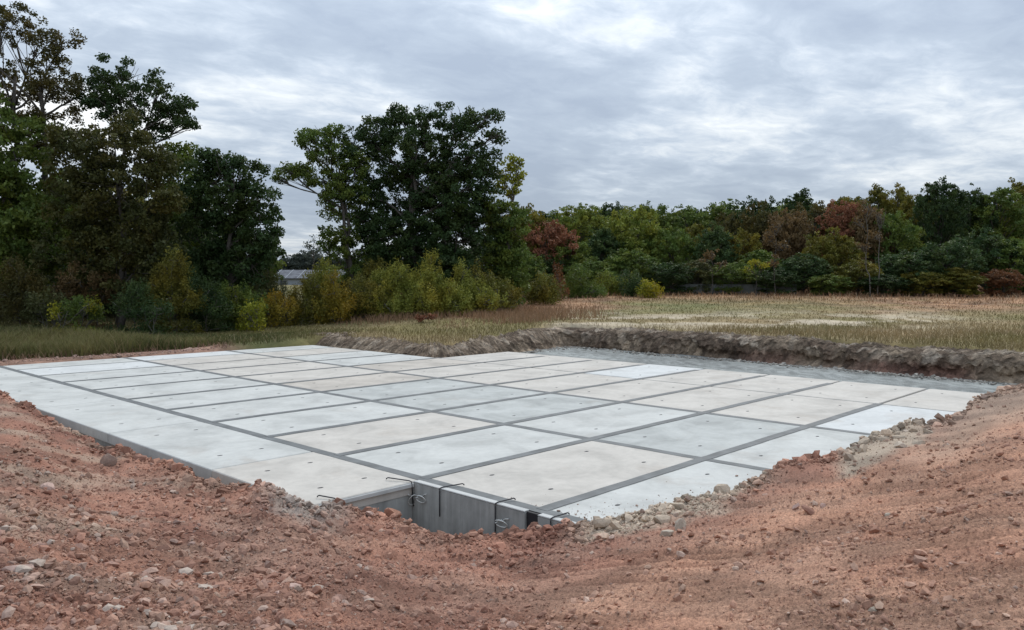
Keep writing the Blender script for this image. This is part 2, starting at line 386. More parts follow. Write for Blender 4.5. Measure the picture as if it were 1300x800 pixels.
def soil_col(u, v):
    s = (u-CAM[0])*Fh[0]+(v-CAM[1])*Fh[1]; l = (u-CAM[0])*Rh[0]+(v-CAM[1])*Rh[1]
    t = l/np.maximum(s, .3); sr = np.interp(t, TS, SS)
    red = np.array([.315, .158, .106]); orange = np.array([.42, .225, .145]); tan = np.array([.35, .275, .205]); grey = np.array([.26, .225, .19]); deep = np.array([.23, .108, .074])
    f1 = np.clip(.5+1.3*fbm(u/1.4, v/1.4, 4, 101), 0, 1)[:, None]; f2 = np.clip(.5+1.5*fbm(u/.5, v/.5, 3, 111), 0, 1)[:, None]
    c = deep*(1-f1)+red*f1
    oz = sst(.0, .22, t+.04+(6.5-s)*.06)*sst(.8, 4.0, sr-s); oz = np.clip(oz*.9+.5*fbm(u/1.1, v/1.1, 3, 121)*oz, 0, 1)[:, None]
    c = c*(1-oz)+orange*oz
    lz = (sst(-.2, -.6, t)*.6+.25)*np.clip(.3+2*fbm(u/.8, v/.8, 3, 131), 0, 1); c = c*(1-lz[:, None]*.7)+tan*lz[:, None]*.7
    # pale clay along the right hand rim
    cz = sst(.05, .12, t)*sst(.36, .27, t)*sst(1.6, .5, sr-s+.8*fbm(u/.6, v/.6, 2, 141))
    cz = np.maximum(cz, sst(.40, .43, t)*sst(.56, .50, t)*sst(3.2, 2.0, sr-s+.8*fbm(u/.6, v/.6, 2, 142)))
    cz = np.maximum(cz, .9*sst(.44, .60, t)*sst(7, 3, sr-s)*.6)
    gz = sst(-.34, -.28, t)*sst(-.18, -.24, t)*sst(2.2, .9, sr-s+.8*fbm(u/.5, v/.5, 2, 151))*.8
    c = c*(1-cz[:, None])+tan*cz[:, None]*1.02; c = c*(1-gz[:, None])+grey*gz[:, None]*1.1
    pb = np.clip((s-soil_rim(t)[0])/.12, 0, 1)[:, None]*.6; c = c*(1-pb)+grey*.8*pb
    return np.clip(c*(.79+.42*f2)*np.array([.98, 1.0, 1.02]), .02, .8)
nt_, ns_ = 600, 440
T = np.concatenate([np.linspace(-1.6, -.72, 40)[:-1], np.linspace(-.72, .72, nt_), np.linspace(.72, 1.6, 40)[1:]])
K = np.linspace(0, 1, ns_)
SR, _ = soil_rim(T)
# ring distances: evenly spaced in 1/s between the near edge and just past the rim
s0, s1 = 2.5, np.maximum(np.interp(T, TS, SS), SR)[:, None]*0+np.interp(T, TS, np.convolve(np.pad(SS, 60, 'edge'), np.ones(121)/121, 'valid'))[:, None]+1.3
inv = (1/s0)*(1-K[None, :])+(1/s1)*K[None, :]
Sg = 1/inv
Sg = np.concatenate([Sg, s1+np.linspace(.15, 2.0, 8)[None, :]], 1); nr = Sg.shape[1]
Ug = CAM[0]+Sg*Fh[0]+(T[:, None]*Sg)*Rh[0]; Vg = CAM[1]+Sg*Fh[1]+(T[:, None]*Sg)*Rh[1]
u, v = Ug.ravel(), Vg.ravel(); Hh = soil_h(u, v)
def gridF(n, m):
    i = np.arange(n-1)[:, None]*m+np.arange(m-1)[None, :]
    return np.stack([i, i+m, i+m+1, i+1], -1).reshape(-1, 4)
ground = link('ground', mesh_np('ground', np.c_[u, v, Hh], gridF(len(T), nr), [M['soil']], {'tint': soil_col(u, v)}, True))
tag(ground, 'heaped red brown excavated soil in the foreground, loose stones on it', kind='structure')
def on_soil(x, y, lift=0):             # where the line of sight of a pixel meets the soil
    d = ray(x, y); ts = np.linspace(2.6, 30, 1400); P = CAM[None, :]+ts[:, None]*d[None, :]
    hh = soil_h(P[:, 0], P[:, 1], False); i = int(np.argmax(P[:, 2] < hh))
    return (P[i] if P[i, 2] < hh[i] else P[-1]), ts[i]

# ------------------------------------------------------------------ the field, out to the horizon
def axis(a, b, c, d, st, far):
    return np.unique(np.concatenate([-np.geomspace(1, far, 26)[::-1]+a+1, np.arange(a, d, st), np.geomspace(1, far, 26)+d-1]))
ax = axis(-14, 0, 0, 62, .45, 2500); ay = axis(-40, 0, 0, 62, .45, 2500)
gu, gv = np.meshgrid(ax, ay, indexing='ij'); u, v = gu.ravel(), gv.ravel()
def field_col(u, v):
    s = (u-CAM[0])*Fh[0]+(v-CAM[1])*Fh[1]; l = (u-CAM[0])*Rh[0]+(v-CAM[1])*Rh[1]; t = l/np.maximum(s, 1)
    green = np.array([.175, .145, .058]); olive = np.array([.255, .190, .100]); brown = np.array([.310, .180, .100]); straw = np.array([.44, .37, .27]); dgreen = np.array([.085, .092, .032])
    n = fbm(u/5, v/5, 4, 201); n2 = fbm(u/1.6, v/1.6, 3, 211)
    f = np.clip(.5+1.6*n, 0, 1)[:, None]; c = green*(1-f)+olive*f
    bz = sst(52, 66, s+14*n)*sst(-.28, -.1, t)+sst(47, 53, s+6*n)*sst(.12, 0, t)*sst(-.2, -.1, t); bz = np.clip(bz, 0, 1)[:, None]
    c = c*(1-bz)+brown*(.85+.5*n2[:, None])*bz
    gz = np.clip(sst(.1, .2, t)*sst(.48, .35, t)*np.exp(-((s-60)/9)**2), 0, 1)[:, None]*.6; c = c*(1-gz)+np.array([.13, .145, .05])*gz
    lz = sst(-.18, -.28, t)[:, None]; c = c*(1-lz)+(dgreen*(1-f)+green*f)*lz
    sz = np.exp(-((s-47.0)/7.0)**2)*sst(.02, .08, t)*sst(.64, .46, t)*np.clip(.22+3.2*fbm(l/4.5, s/2.6, 4, 221)+2.2*fbm(u/.9, v/.9, 3, 222), 0, 1)
    sz = np.clip(sz, 0, 1)[:, None]; c = c*(1-sz)+straw*sz
    rs = sst(28.9, 27.8, v+.5*n2)*sst(10.5, 8.2, u)*sst(20, 24, v); rs = rs[:, None]; c = c*(1-rs)+np.array([.30, .18, .13])*(.9+.5*n2[:, None])*rs
    return np.clip(c*(1+.25*n2[:, None]), .01, .8)
hf = field_h(u, v); dp = in_pit(u, v)
s_ = (u-CAM[0])*Fh[0]+(v-CAM[1])*Fh[1]
marg = np.where((u < 13.2) & (v > 24), -.12, -1.6)
hf = np.where(dp > marg, np.maximum(hf-(dp-marg)*2.4, -3.2), hf)
hf = np.where(s_ < 3, np.minimum(hf, -.5), hf)
field = link('field', mesh_np('field', np.c_[u, v, hf], gridF(len(ax), len(ay)), [M['field']], {'tint': field_col(u, v)}, True))
tag(field, 'open grassy field round the excavation, running out to the woods', kind='structure')

# red soil margin behind the slab on the left, with small stones
# ------------------------------------------------------------------ the gravel bed beyond the tank
ug = np.linspace(13.0, cor[0]+9, 110); vg = np.linspace(-34, 31, 320); gu, gv = np.meshgrid(ug, vg, indexing='ij'); u, v = gu.ravel(), gv.ravel()
w_, c_ = worley(u/.16, v/.16, 301)
zg = g_+.05*fbm(u/1.8, v/1.8, 3, 305)+(.5-w_)*c_*.05+.03*np.sin((u+v*.05)*4.4)*sst(.1, .3, vn(u/3, v/6, 9)+.25)
tint = (np.array([.225, .235, .225])[None, :]*(.72+.6*c_)[:, None])*(1+.5*fbm(u/1.3, v/4, 3, 311))[:, None]
gravel = link('gravel_bed', mesh_np('gravel_bed', np.c_[u, v, zg], gridF(len(ug), len(vg)), [M['gravel']], {'tint': tint}, True))
tag(gravel, 'flat bed of grey crushed stone between the concrete slab and the cut earth bank', kind='structure')

# ------------------------------------------------------------------ the cut earth bank
def bank(path, step=.08):
    P = [np.array(p, float) for p in path]
    # round the corners
    pts = [P[0]]
    for i in range(1, len(P)-1):
        a = (P[i-1]-P[i]); b = (P[i+1]-P[i]); r = min(.8, .4*np.linalg.norm(a), .4*np.linalg.norm(b)); a = a/np.linalg.norm(a)*r; b = b/np.linalg.norm(b)*r
        for k in np.linspace(0, 1, 7): pts.append(P[i]+a*(1-k)**2+b*k**2)
    pts.append(P[-1]); pts = np.array(pts)
    seg = np.r_[0, np.cumsum(np.linalg.norm(np.diff(pts, axis=0), axis=1))]
    q = np.arange(0, seg[-1], step); X = np.c_[np.interp(q, seg, pts[:, 0]), np.interp(q, seg, pts[:, 1])]
    D = np.gradient(X, axis=0); kk = 9; D = np.c_[np.convolve(D[:, 0], np.ones(kk)/kk, 'same'), np.convolve(D[:, 1], np.ones(kk)/kk, 'same')]
    D /= np.linalg.norm(D, axis=1)[:, None]
    O = np.c_[-D[:, 1], D[:, 0]]                 # outward (away from the pit)
    return q, X, O
q, X, O = bank(PATH)
# profile: distance outward, fraction of bank height (0 bed, 1 lip)
prof = np.array([(-.5, -.25), (0, 0), (.10, .10), (.2, .25), (.3, .4), (.42, .56), (.52, .68), (.62, .78), (.75, .86), (.95, .92), (1.2, .97), (1.5, 1.0), (1.9, .985), (2.3, .97), (2.7, .92), (3.2, .85), (3.8, .75), (4.4, .6)])
pw = np.interp(np.linspace(0, 1, 64), np.linspace(0, 1, len(prof)), prof[:, 0]); ph = np.interp(np.linspace(0, 1, 64), np.linspace(0, 1, len(prof)), prof[:, 1])
QQ, WW = np.meshgrid(q, pw, indexing='ij'); PH = np.broadcast_to(ph[None, :], QQ.shape)
left = sst(0, 1, (q < np.argmin(np.abs(X[:, 0]-cor[0])+np.abs(X[:, 1]-cor[1]))*.08).astype(float))  # 1 on the left hand bank
# sheer face: the long bank is undercut and steeper than the left one
steep = 1-.25*(1-left[:, None])
n1 = fbm(QQ/1.1, WW/.9+7, 4, 401); n2, cc = worley(QQ/.42, WW/.36, 411); n3, c3 = worley(QQ/.17, WW/.15, 421)
face = sst(-.1, .2, WW)*sst(5.0, 3.2, WW)
face2 = sst(0, .15, WW)*sst(1.9, 1.0, WW)
under = np.exp(-((WW-.18)/.16)**2)*(1-left[:, None])*sst(-.45, .1, fbm(QQ/2.5, WW*0, 3, 461))
tooth = np.maximum(0, np.abs(((QQ/.30+.25*n1) % 1)-.5)*2-.35)*left[:, None]*face2      # bucket teeth marks
lipn = .16*fbm(q/2.2, q*0, 3, 431)[:, None]
offw = WW*steep+under*.28+(.22*n1+.28*np.maximum(.45-n2, -.1)*(.2+cc)+.22*np.maximum(.45-n3, -.12)*(.2+c3)+.10*fbm(QQ/.2, WW/.2+5, 2, 473))*face2+tooth*.24+.35*fbm(q/3.5, q*0+4, 3, 441)[:, None]*face2
U = X[:, 0][:, None]+O[:, 0][:, None]*offw; V_ = X[:, 1][:, None]+O[:, 1][:, None]*offw
lip = field_h(X[:, 0]+O[:, 0]*3.6, X[:, 1]+O[:, 1]*3.6)[:, None]-.07
Zb = (g_-.03)+(lip+lipn*face-(g_-.03))*PH+face*(.12*n1*sst(0, .6, WW)*sst(3.5, 1.8, WW)+.20*np.maximum(.45-n2, -.1)*(.2+cc)+.18*np.maximum(.45-n3, -.12)*(.2+c3)+.06*fbm(QQ/.12, WW/.12, 2, 471))+tooth*.06
Zb = np.where(WW > 3.9, np.minimum(Zb, field_h(U.ravel(), V_.ravel()).reshape(U.shape)-(WW-3.9)*.35), Zb)
base = np.array([.27, .205, .145]); dark = np.array([.125, .088, .062]); redd = np.array([.17, .095, .070]); pal = np.array([.38, .33, .27])
f = np.clip(.5+1.5*n1+.5*(cc-.5), 0, 1)[..., None]; C = dark*(1-f)+base*f
f = (sst(.75, .2, PH)*sst(-.3, .2, fbm(QQ/3, WW*0, 3, 451))*(1-left[:, None]))[..., None]; C = C*(1-f)+redd*f
f = (np.clip(cc*1.6-.9, 0, 1)*.7*sst(.3, .8, PH))[..., None]; C = C*(1-f)+pal*f
f = (tooth*1.2)[..., None]; f = np.clip(f, 0, 1); C = C*(1-f)+base*1.25*f
f = sst(1.2, 3.2, WW)[..., None]*.75; fc = field_col(U.ravel(), V_.ravel()).reshape(*U.shape, 3); C = C*(1-f*np.clip(.6+2*n1, 0, 1)[..., None])+(fc*.5+base*.5)*f*np.clip(.6+2*n1, 0, 1)[..., None]
C *= ((.55+.7*c3)*(.75+.5*cc))[..., None]
bk = link('earth_bank', mesh_np('earth_bank', np.c_[U.ravel(), V_.ravel(), Zb.ravel()], gridF(len(q), len(pw)), [M['bank']], {'tint': C.reshape(-1, 3)}, False))
tag(bk, 'low grey brown cut earth bank with bucket tooth marks round the back of the pit', kind='structure')

# ------------------------------------------------------------------ the concrete tank
UA = [-2.03, 0, 4.363, 8.741, 13.102, 17.166]
VB = [-2.42, 0, 2.515, 4.90, 7.325, 9.707, 12.07, 14.49, 17.03, 19.51, 21.79, 24.2, 26.1]
tank = empty('concrete_tank', (0, 0, 0), 'underground tank of pale precast concrete slabs joined with grey tape, set in the pit', 'tank')
TH = .20
def slab(u0, u1, v0, v1, mat, recess=True, gu=.05, gv=.05, pins=None, top=0.0):
    u0 += gu; u1 -= gu; v0 += gv; v1 -= gv; lu, lv = u1-u0, v1-v0
    r = .042; fu = .21 if lu > 3 else .3; fv = .24 if lv < 3 else .2
    cu = [u0+lu*fu, u1-lu*fu]; cv = [v0+lv*fv, v1-lv*fv]
    ch = .014
    us = [u0+ch, cu[0]-r*1.3, cu[0]+r*1.3, cu[1]-r*1.3, cu[1]+r*1.3, u1-ch]; vs = [v0+ch, cv[0]-r*1.3, cv[0]+r*1.3, cv[1]-r*1.3, cv[1]+r*1.3, v1-ch]
    mb = MB(); ids = {}; V = []; F = []; MI = []
    for i, a in enumerate(us):
        for j, b in enumerate(vs): ids[i, j] = len(V); V.append((a, b, top))
    for i in range(5):
        for j in range(5):
            k = (ids[i, j], ids[i+1, j], ids[i+1, j+1], ids[i, j+1])
            if recess and i in (1, 3) and j in (1, 3):
                cx, cy = (us[i]+us[i+1])/2, (vs[j]+vs[j+1])/2; n = 12; base_ = len(V)
                for rr, zz in ((r, top), (r*.86, top-.03), (r*.5, top-.045)):
                    for q_ in range(n):
                        t = 2*math.pi*(q_+.5)/n-math.pi*.75; V.append((cx+rr*math.cos(t)*1.25, cy+rr*.8*math.sin(t), zz))
                for c_i in range(4):            # corner fans
                    a0 = c_i*3; F.append((k[c_i], k[(c_i+1) % 4], base_+(a0+2) % n, base_+(a0+1) % n, base_+a0)); MI.append(0)
                    F.append((k[(c_i+1) % 4], base_+(a0+3) % n, base_+(a0+2) % n)); MI.append(0)
                for q_ in range(n):
                    for lv_ in range(2):
                        F.append((base_+lv_*n+q_, base_+lv_*n+(q_+1) % n, base_+(lv_+1)*n+(q_+1) % n, base_+(lv_+1)*n+q_)); MI.append(1)
                F.append(tuple(base_+2*n+q_ for q_ in range(n))); MI.append(1)
            else: F.append(k); MI.append(0)
    # bevelled rim, sides and bottom
    ring = [ids[i, 0] for i in range(6)]+[ids[5, j] for j in range(1, 6)]+[ids[i, 5] for i in range(4, -1, -1)]+[ids[0, j] for j in range(4, 0, -1)]
    n = len(ring); base_ = len(V)
    for z, e_ in ((top-ch, ch), (top-TH, ch)):
        for i in ring:
            x, y, _ = V[i]
            x2 = u0 if abs(x-us[0]) < 1e-6 else u1 if abs(x-us[-1]) < 1e-6 else x
            y2 = v0 if abs(y-vs[0]) < 1e-6 else v1 if abs(y-vs[-1]) < 1e-6 else y
            V.append((x2, y2, z))
    for i in range(n):
        j = (i+1) % n
        F.append((ring[j], ring[i], base_+i, base_+j)); MI.append(0)
        F.append((base_+j, base_+i, base_+n+i, base_+n+j)); MI.append(0)
    F.append(tuple(base_+n+i for i in range(n))[::-1]); MI.append(0)
    me = bpy.data.meshes.new('concrete_slab'); me.from_pydata(V, [], F); me.materials.append(mat); me.materials.append(M['recess'])
    me.polygons.foreach_set('material_index', MI); me.update()
    return link('concrete_slab', me, tank)
tone = {  # (column, row): tone, read from the photograph; others by chance
 (1, 0): 'slab_cool', (1, 1): 'slab_warm', (1, 2): 'slab_cool', (1, 3): 'slab_warm', (1, 4): 'slab_cool', (1, 5): 'slab_cool', (1, 6): 'slab_cool', (1, 7): 'slab_cool', (1, 8): 'slab_cool',
 (2, 0): 'slab_cool', (2, 1): 'slab_grey', (2, 2): 'slab_cool', (2, 3): 'slab_grey', (2, 4): 'slab_grey', (2, 5): 'slab_grey', (2, 6): 'slab_tan', (2, 7): 'slab_warm', (2, 8): 'slab_warm', (2, 9): 'slab_warm', (2, 10): 'slab_warm',
 (3, 0): 'slab_pale', (3, 1): 'slab_warm', (3, 2): 'slab_warm', (3, 3): 'slab_warm', (3, 4): 'slab_warm', (3, 5): 'slab_warm', (3, 6): 'slab_warm', (3, 7): 'slab_tan', (3, 8): 'slab_cool', (3, 9): 'slab_cool',
 (4, 0): 'slab_warm', (4, 1): 'slab_warm', (4, 2): 'slab_warm', (4, 3): 'slab_warm', (4, 4): 'slab_pale', (4, 5): 'slab_warm', (4, 6): 'slab_warm', (4, 7): 'slab_warm'}
keys = ['slab_cool', 'slab_warm', 'slab_cool', 'slab_pale']
for i in range(1, 5):                                  # columns between the tape lines
    for j in range(len(VB)-1):
        if i == 4 and VB[j] > 16.9: continue
        m = M[tone.get((i, j), keys[(i*5+j*3) % 4])]
        slab(UA[i], UA[i+1], VB[j], VB[j+1], m, True, .05 if i < 3 else .05, .05)
# second pair of thin seams: modules outside the tape lines
for v0, v1 in ((2.47, 5.5), (5.5, 10.02), (10.02, 14.6), (14.6, 19.2), (19.2, 23.7), (23.7, 26.1), (26.1, 30.5)):
    slab(-2.03, .0, v0, v1, M['slab_cool'] if v0 != 2.47 else M['slab_warm'], True, .0, .018)
def tape(u0, u1, v0, v1, z):
    mb = MB(); n = max(2, int(max(u1-u0, v1-v0)/.35)); lu = (u1-u0) > (v1-v0)
    V = []; F = []
    for k in range(n+1):
        f_ = k/n; wv = (rnd.random()-.5)*.016; wz = rnd.random()*.0015
        if lu:
            x = u0+(u1-u0)*f_; V += [(x, v0+wv, z-.004), (x, v0+wv, z+wz), (x, v1+wv, z+wz), (x, v1+wv, z-.004)]
        else:
            y = v0+(v1-v0)*f_; V += [(u1+wv, y, z-.004), (u1+wv, y, z+wz), (u0+wv, y, z+wz), (u0+wv, y, z-.004)]
    for k in range(n):
        for a in range(3): F.append((k*4+a, k*4+4+a, k*4+5+a, k*4+1+a))
    F += [(0, 1, 2, 3), (n*4+3, n*4+2, n*4+1, n*4)]
    mb.add(V, F); return mb.build('joint_tape', M['tape'], tank)
hw = .10
for i in (1, 2, 3):
    v0 = VB[0]; v1 = 26.1
    tape(UA[i]-hw, UA[i]+hw, v0, v1, .005)
for j in range(1, 12):
    wv = .10 if j < 8 else .085 if j < 10 else .05
    if j == 11: wv = .03
    u0 = UA[1]+.02; u1 = UA[5]-.55 if j != 1 else UA[4]
    if j in (2,): u1 = UA[5]-.9
    if VB[j] > 17.0: u1 = UA[4]-.05
    if VB[j] > 16.9 and VB[j] < 17.2: u1 = UA[4]+.1
    tape(u0, u1, VB[j]-wv, VB[j]+wv, .009)
# outer walls below the slabs
def wall(u0, u1, v0, v1, z0=-2.2, z1=-TH-.004, mat='wall'):
    mb = MB(); mb.box(u0, u1, v0, v1, z0, z1); return mb.build('wall_panel', M[mat], tank)
for v0, v1 in ((2.49, 5.5), (5.5, 10.02), (10.02, 14.6), (14.6, 19.2), (19.2, 23.7), (23.7, 30.5)):
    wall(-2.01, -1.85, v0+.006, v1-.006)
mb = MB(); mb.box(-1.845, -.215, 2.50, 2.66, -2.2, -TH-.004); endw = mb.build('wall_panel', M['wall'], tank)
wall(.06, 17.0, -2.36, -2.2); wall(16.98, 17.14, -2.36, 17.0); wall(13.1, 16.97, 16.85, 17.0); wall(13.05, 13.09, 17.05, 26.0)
# upright end panels at the notch, white cast top edge
def panel(v0, v1):
    mb = MB(); mb.box(-.20, -.105, v0, v1, -2.2, -.004, .018); return mb.build('wall_panel', M['wall_face'] if 'wall_face' in M else M['wall'], tank)
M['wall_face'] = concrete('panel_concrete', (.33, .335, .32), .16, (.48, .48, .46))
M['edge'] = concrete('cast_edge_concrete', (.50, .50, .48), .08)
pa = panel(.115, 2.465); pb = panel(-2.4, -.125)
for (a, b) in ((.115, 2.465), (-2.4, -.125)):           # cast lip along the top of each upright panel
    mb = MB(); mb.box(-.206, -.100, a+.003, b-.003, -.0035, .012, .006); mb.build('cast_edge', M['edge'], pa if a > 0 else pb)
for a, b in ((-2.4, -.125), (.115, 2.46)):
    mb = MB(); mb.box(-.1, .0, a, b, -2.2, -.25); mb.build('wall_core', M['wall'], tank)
mb = MB(); mb.box(-.165, -.12, -.122, .112, -2.2, -.003); mb.build('slot_shade', M['black'], tank)  # added black box: the slot's dark interior put in as colour
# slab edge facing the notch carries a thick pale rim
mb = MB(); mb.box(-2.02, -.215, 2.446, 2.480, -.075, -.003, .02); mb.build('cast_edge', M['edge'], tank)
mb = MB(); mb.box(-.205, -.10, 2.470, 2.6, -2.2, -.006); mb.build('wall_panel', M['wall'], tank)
# two stencilled marks and cast sockets low on the left wall
for (x, y, ww, hh) in ((132.5, 567, .10, .07), (143.5, 569.5, .12, .08), (134, 571.5, .09, .05), (131, 570.5, .05, .05)):
    d = ray(x, y); P = CAM+d*((-2.012-CAM[0])/d[0])
    mb = MB(); mb.box(-2.018, -2.008, P[1]-ww/2, P[1]+ww/2, P[2]-hh/2, P[2]+hh/2); mb.build('cast_socket', M['recess'], tank)

# ------------------------------------------------------------------ rebar hooks and lifting loops
def hook(pe, pb_, plane, down, label, r=.0095):
    a = unp(*pe, .045); b = unp(*pb_, .022)
    b = Vector(b); a = Vector(a)
    if plane == 'v': b.y = 2.452; c = b.copy()
    else: b.x = -.222; c = b.copy()
    out_ = Vector((0, -1, 0)) if plane == 'v' else Vector((-1, 0, 0))
    dirh = (b-a).normalized()
    pts = [a-Vector((0, 0, .028))-dirh*.03, a-Vector((0, 0, .012))-dirh*.02, a, b-dirh*.04, b+Vector((0, 0, -.012)), b+Vector((0, 0, -.05)), b+Vector((down[0]*.5, 0, -down[1]*.5)) if plane == 'v' else b+Vector((0, down[0]*.5, -down[1]*.5)), b+Vector((down[0], 0, -down[1])) if plane == 'v' else b+Vector((0, down[0], -down[1]))]
    mb = MB(); mb.tube([p-b for p in pts], r, 7)
    o = mb.build('rebar_hook', M['rebar'], None, None, True); o.location = b
    tag(o, label, 'rebar hook', 'bent steel bars hooked over the tank edge'); return o
hook((405, 629), (427, 633), 'v', (.0, .35), 'bent dark steel bar half buried in red clods, leftmost of five on the tank edge')
hook((492.5, 606.5), (516, 609), 'v', (.03, .40), 'bent dark steel bar hanging down the inner corner of the notch beside a wire loop')
hook((587, 614), (559, 619), 'u', (.0, .44), 'bent dark steel bar over the panel edge, just right of the notch corner')
hook((652, 632.5), (628.5, 638.5), 'u', (.0, .55), 'bent dark steel bar over the panel edge, its leg running down into the soil')
hook((720.6, 651), (698, 658), 'u', (.0, .4), 'bent dark steel bar over the short panel right of the black slot')
def loop(face, x, y, parent, wd, ht, ang):
    d = ray(x, y)
    P = Vector(CAM+d*((2.494-CAM[1])/d[1])) if face == 'v' else Vector(CAM+d*((-.208-CAM[0])/d[0]))
    pts = []
    for k in range(13):
        t = 2*math.pi*k/12*.86+ang; a = math.cos(t)*wd; b = math.sin(t)*ht; o_ = .05+.035*math.sin(t*1.0+.6)
        pts.append(P+(Vector((a, -o_, b)) if face == 'v' else Vector((-o_, a, b))))
    e0 = P+(Vector((wd*.3, 0, ht*.2)) if face == 'v' else Vector((0, wd*.3, ht*.2)))
    mb = MB(); mb.tube([e0]+pts+[e0+Vector((0, 0, .03))], .0085, 6)
    q2 = P+(Vector((-wd*1.2, -.03, ht*1.1)) if face == 'v' else Vector((-.03, -wd*1.3, ht*1.6)))
    mb.tube([e0, (e0+q2)/2+Vector((0, 0, .02)), q2], .008, 6)
    return mb.build('lifting_loop', M['wire'], parent, None, True)
loop('v', 522, 634, endw, .075, .085, .3); loop('u', 537, 633, pa, .09, .06, 1.0); loop('u', 639, 664, pa, .10, .055, .7)

# ------------------------------------------------------------------ stones
def rock_tpl(sub, seed, flat=.6, rough=.28):
    bm = bmesh.new(); bmesh.ops.create_icosphere(bm, subdivisions=sub, radius=1.0); r = random.Random(seed)
    for v_ in bm.verts:
        k = 1+(r.random()-.5)*2*rough; v_.co *= k
    for _ in range(4 if sub == 1 else 11):   # broken faces: squash against random planes
        n_ = Vector((r.gauss(0, 1), r.gauss(0, 1), r.gauss(0, 1))).normalized(); dd = .38+.3*r.random()
        for v_ in bm.verts:
            e_ = v_.co.dot(n_)-dd
            if e_ > 0: v_.co -= n_*e_*.97
    for v_ in bm.verts: v_.co.z *= flat; v_.co.x *= 1.25
    V = np.array([v_.co[:] for v_ in bm.verts]); F = np.array([[x.index for x in f_.verts] for f_ in bm.faces]); bm.free(); return V, F
TP1 = [rock_tpl(1, 100+i, .55+.25*(i % 3)/2) for i in range(10)]
TP2 = [rock_tpl(2, 200+i, .5+.3*(i % 3)/2, .16) for i in range(10)]
def octa(seed):
    r = random.Random(seed); V = np.array([(1.2, 0, 0), (-1.2, 0, 0), (0, 1, 0), (0, -1, 0), (0, 0, .75), (0, 0, -.75)])*np.array([[r.uniform(.7, 1.2)] for _ in range(6)])+np.array([[r.uniform(-.25, .25) for _ in range(3)] for _ in range(6)])
    return V, np.array([(0, 2, 4), (2, 1, 4), (1, 3, 4), (3, 0, 4), (2, 0, 5), (1, 2, 5), (3, 1, 5), (0, 3, 5)])
TP0 = [octa(40+i) for i in range(14)]
def rotm(a, b, c):
    ca, sa, cb, sb, cc_, sc = np.cos(a), np.sin(a), np.cos(b), np.sin(b), np.cos(c), np.sin(c)
    R = np.empty((len(a), 3, 3)); R[:, 0, 0] = ca*cb; R[:, 0, 1] = ca*sb*sc-sa*cc_; R[:, 0, 2] = ca*sb*cc_+sa*sc
    R[:, 1, 0] = sa*cb; R[:, 1, 1] = sa*sb*sc+ca*cc_; R[:, 1, 2] = sa*sb*cc_-ca*sc
    R[:, 2, 0] = -sb; R[:, 2, 1] = cb*sc; R[:, 2, 2] = cb*cc_; return R
def scatter(name, P, S, C, tpls, mat, tilt=.5):
    Vs, Fs, Cs = [], [], []; off = 0
    k = rng.integers(0, len(tpls), len(P))
    for i, (V, F) in enumerate(tpls):
        m = k == i; n = m.sum()
        if not n: continue
        R = rotm(rng.random(n)*6.28, (rng.random(n)-.5)*2*tilt, (rng.random(n)-.5)*2*tilt)
        VV = np.einsum('nij,vj->nvi', R, V)*S[m][:, None, None]+P[m][:, None, :]
        FF = F[None]+(np.arange(n)*len(V))[:, None, None]+off; off += n*len(V)
        Vs.append(VV.reshape(-1, 3)); Fs.append(FF.reshape(-1, 3)); Cs.append(np.repeat(C[m], len(V), 0))
    return link(name, mesh_np(name, np.concatenate(Vs), np.concatenate(Fs), [mat], {'tint': np.concatenate(Cs)}))
nst = 66000
k_ = rng.random(nst*3); t_ = rng.uniform(-.70, .70, nst*3); sr_, _ = soil_rim(t_)
s = 1/((1/2.9)*(1-k_)+(1/(sr_+.02))*k_); l = t_*s
u = CAM[0]+s*Fh[0]+l*Rh[0]; v = CAM[1]+s*Fh[1]+l*Rh[1]
dens = .50+.7*fbm(u/.9, v/.9, 3, 501)+.4*sst(2.2, .3, sr_-s)+.25*sst(.0, -.3, t_)-.06*sst(.02, .25, t_)*sst(.4, 2, sr_-s)
keep = rng.random(nst*3) < 1.35* np.clip(dens, .04, 1); u, v, s, t_, sr_ = [a[keep][:nst] for a in (u, v, s, t_, sr_)]
sz = .0055+.0065*rng.pareto(2.2, len(u)); sz = np.clip(sz, .006, .05)*np.clip(s/5.5, .75, 1.9); sz = np.minimum(sz, .055)*np.clip(.98+.5*fbm(u/.7, v/.7, 3, 511), .75, 1.15)*(1-.22*sst(-.08, .15, t_)*sst(.3, 1.5, sr_-s))
z = soil_h(u, v)
pal = np.array([(.40, .245, .18), (.34, .19, .14), (.47, .35, .27), (.30, .16, .115), (.42, .36, .30), (.52, .43, .36), (.27, .21, .18), (.36, .235, .18)])
cl = pal[rng.choice(8, len(u), p=[.20, .26, .04, .25, .03, .02, .05, .15])]*(.65+.5*rng.random((len(u), 1)))
sc_ = soil_col(u, v); cl = cl*.55+sc_*.55
ne = 7000; te = rng.uniform(-.66, .66, ne); se, _ = soil_rim(te); back = np.abs(rng.normal(0, .45, ne)); s2 = se-back-.02
ue = CAM[0]+s2*Fh[0]+te*s2*Rh[0]; ve = CAM[1]+s2*Fh[1]+te*s2*Rh[1]; ze = soil_h(ue, ve); ze_s = np.clip(.012+.014*rng.pareto(2.6, ne), .012, .075)*np.clip(s2/9, .8, 1.5)
ce = np.clip(soil_col(ue, ve)*1.15*(.6+.7*rng.random((ne, 1))), 0, .7)
u, v, s, z, sz, cl = np.r_[u, ue], np.r_[v, ve], np.r_[s, s2], np.r_[z, ze], np.r_[sz, ze_s], np.r_[cl, ce]
o_ = np.argsort(-sz/s)
big = o_[:270]; rest = o_[270:]
cut_ = int(len(o_)*.10); mid_, tiny = o_[270:270+cut_], o_[270+cut_:]
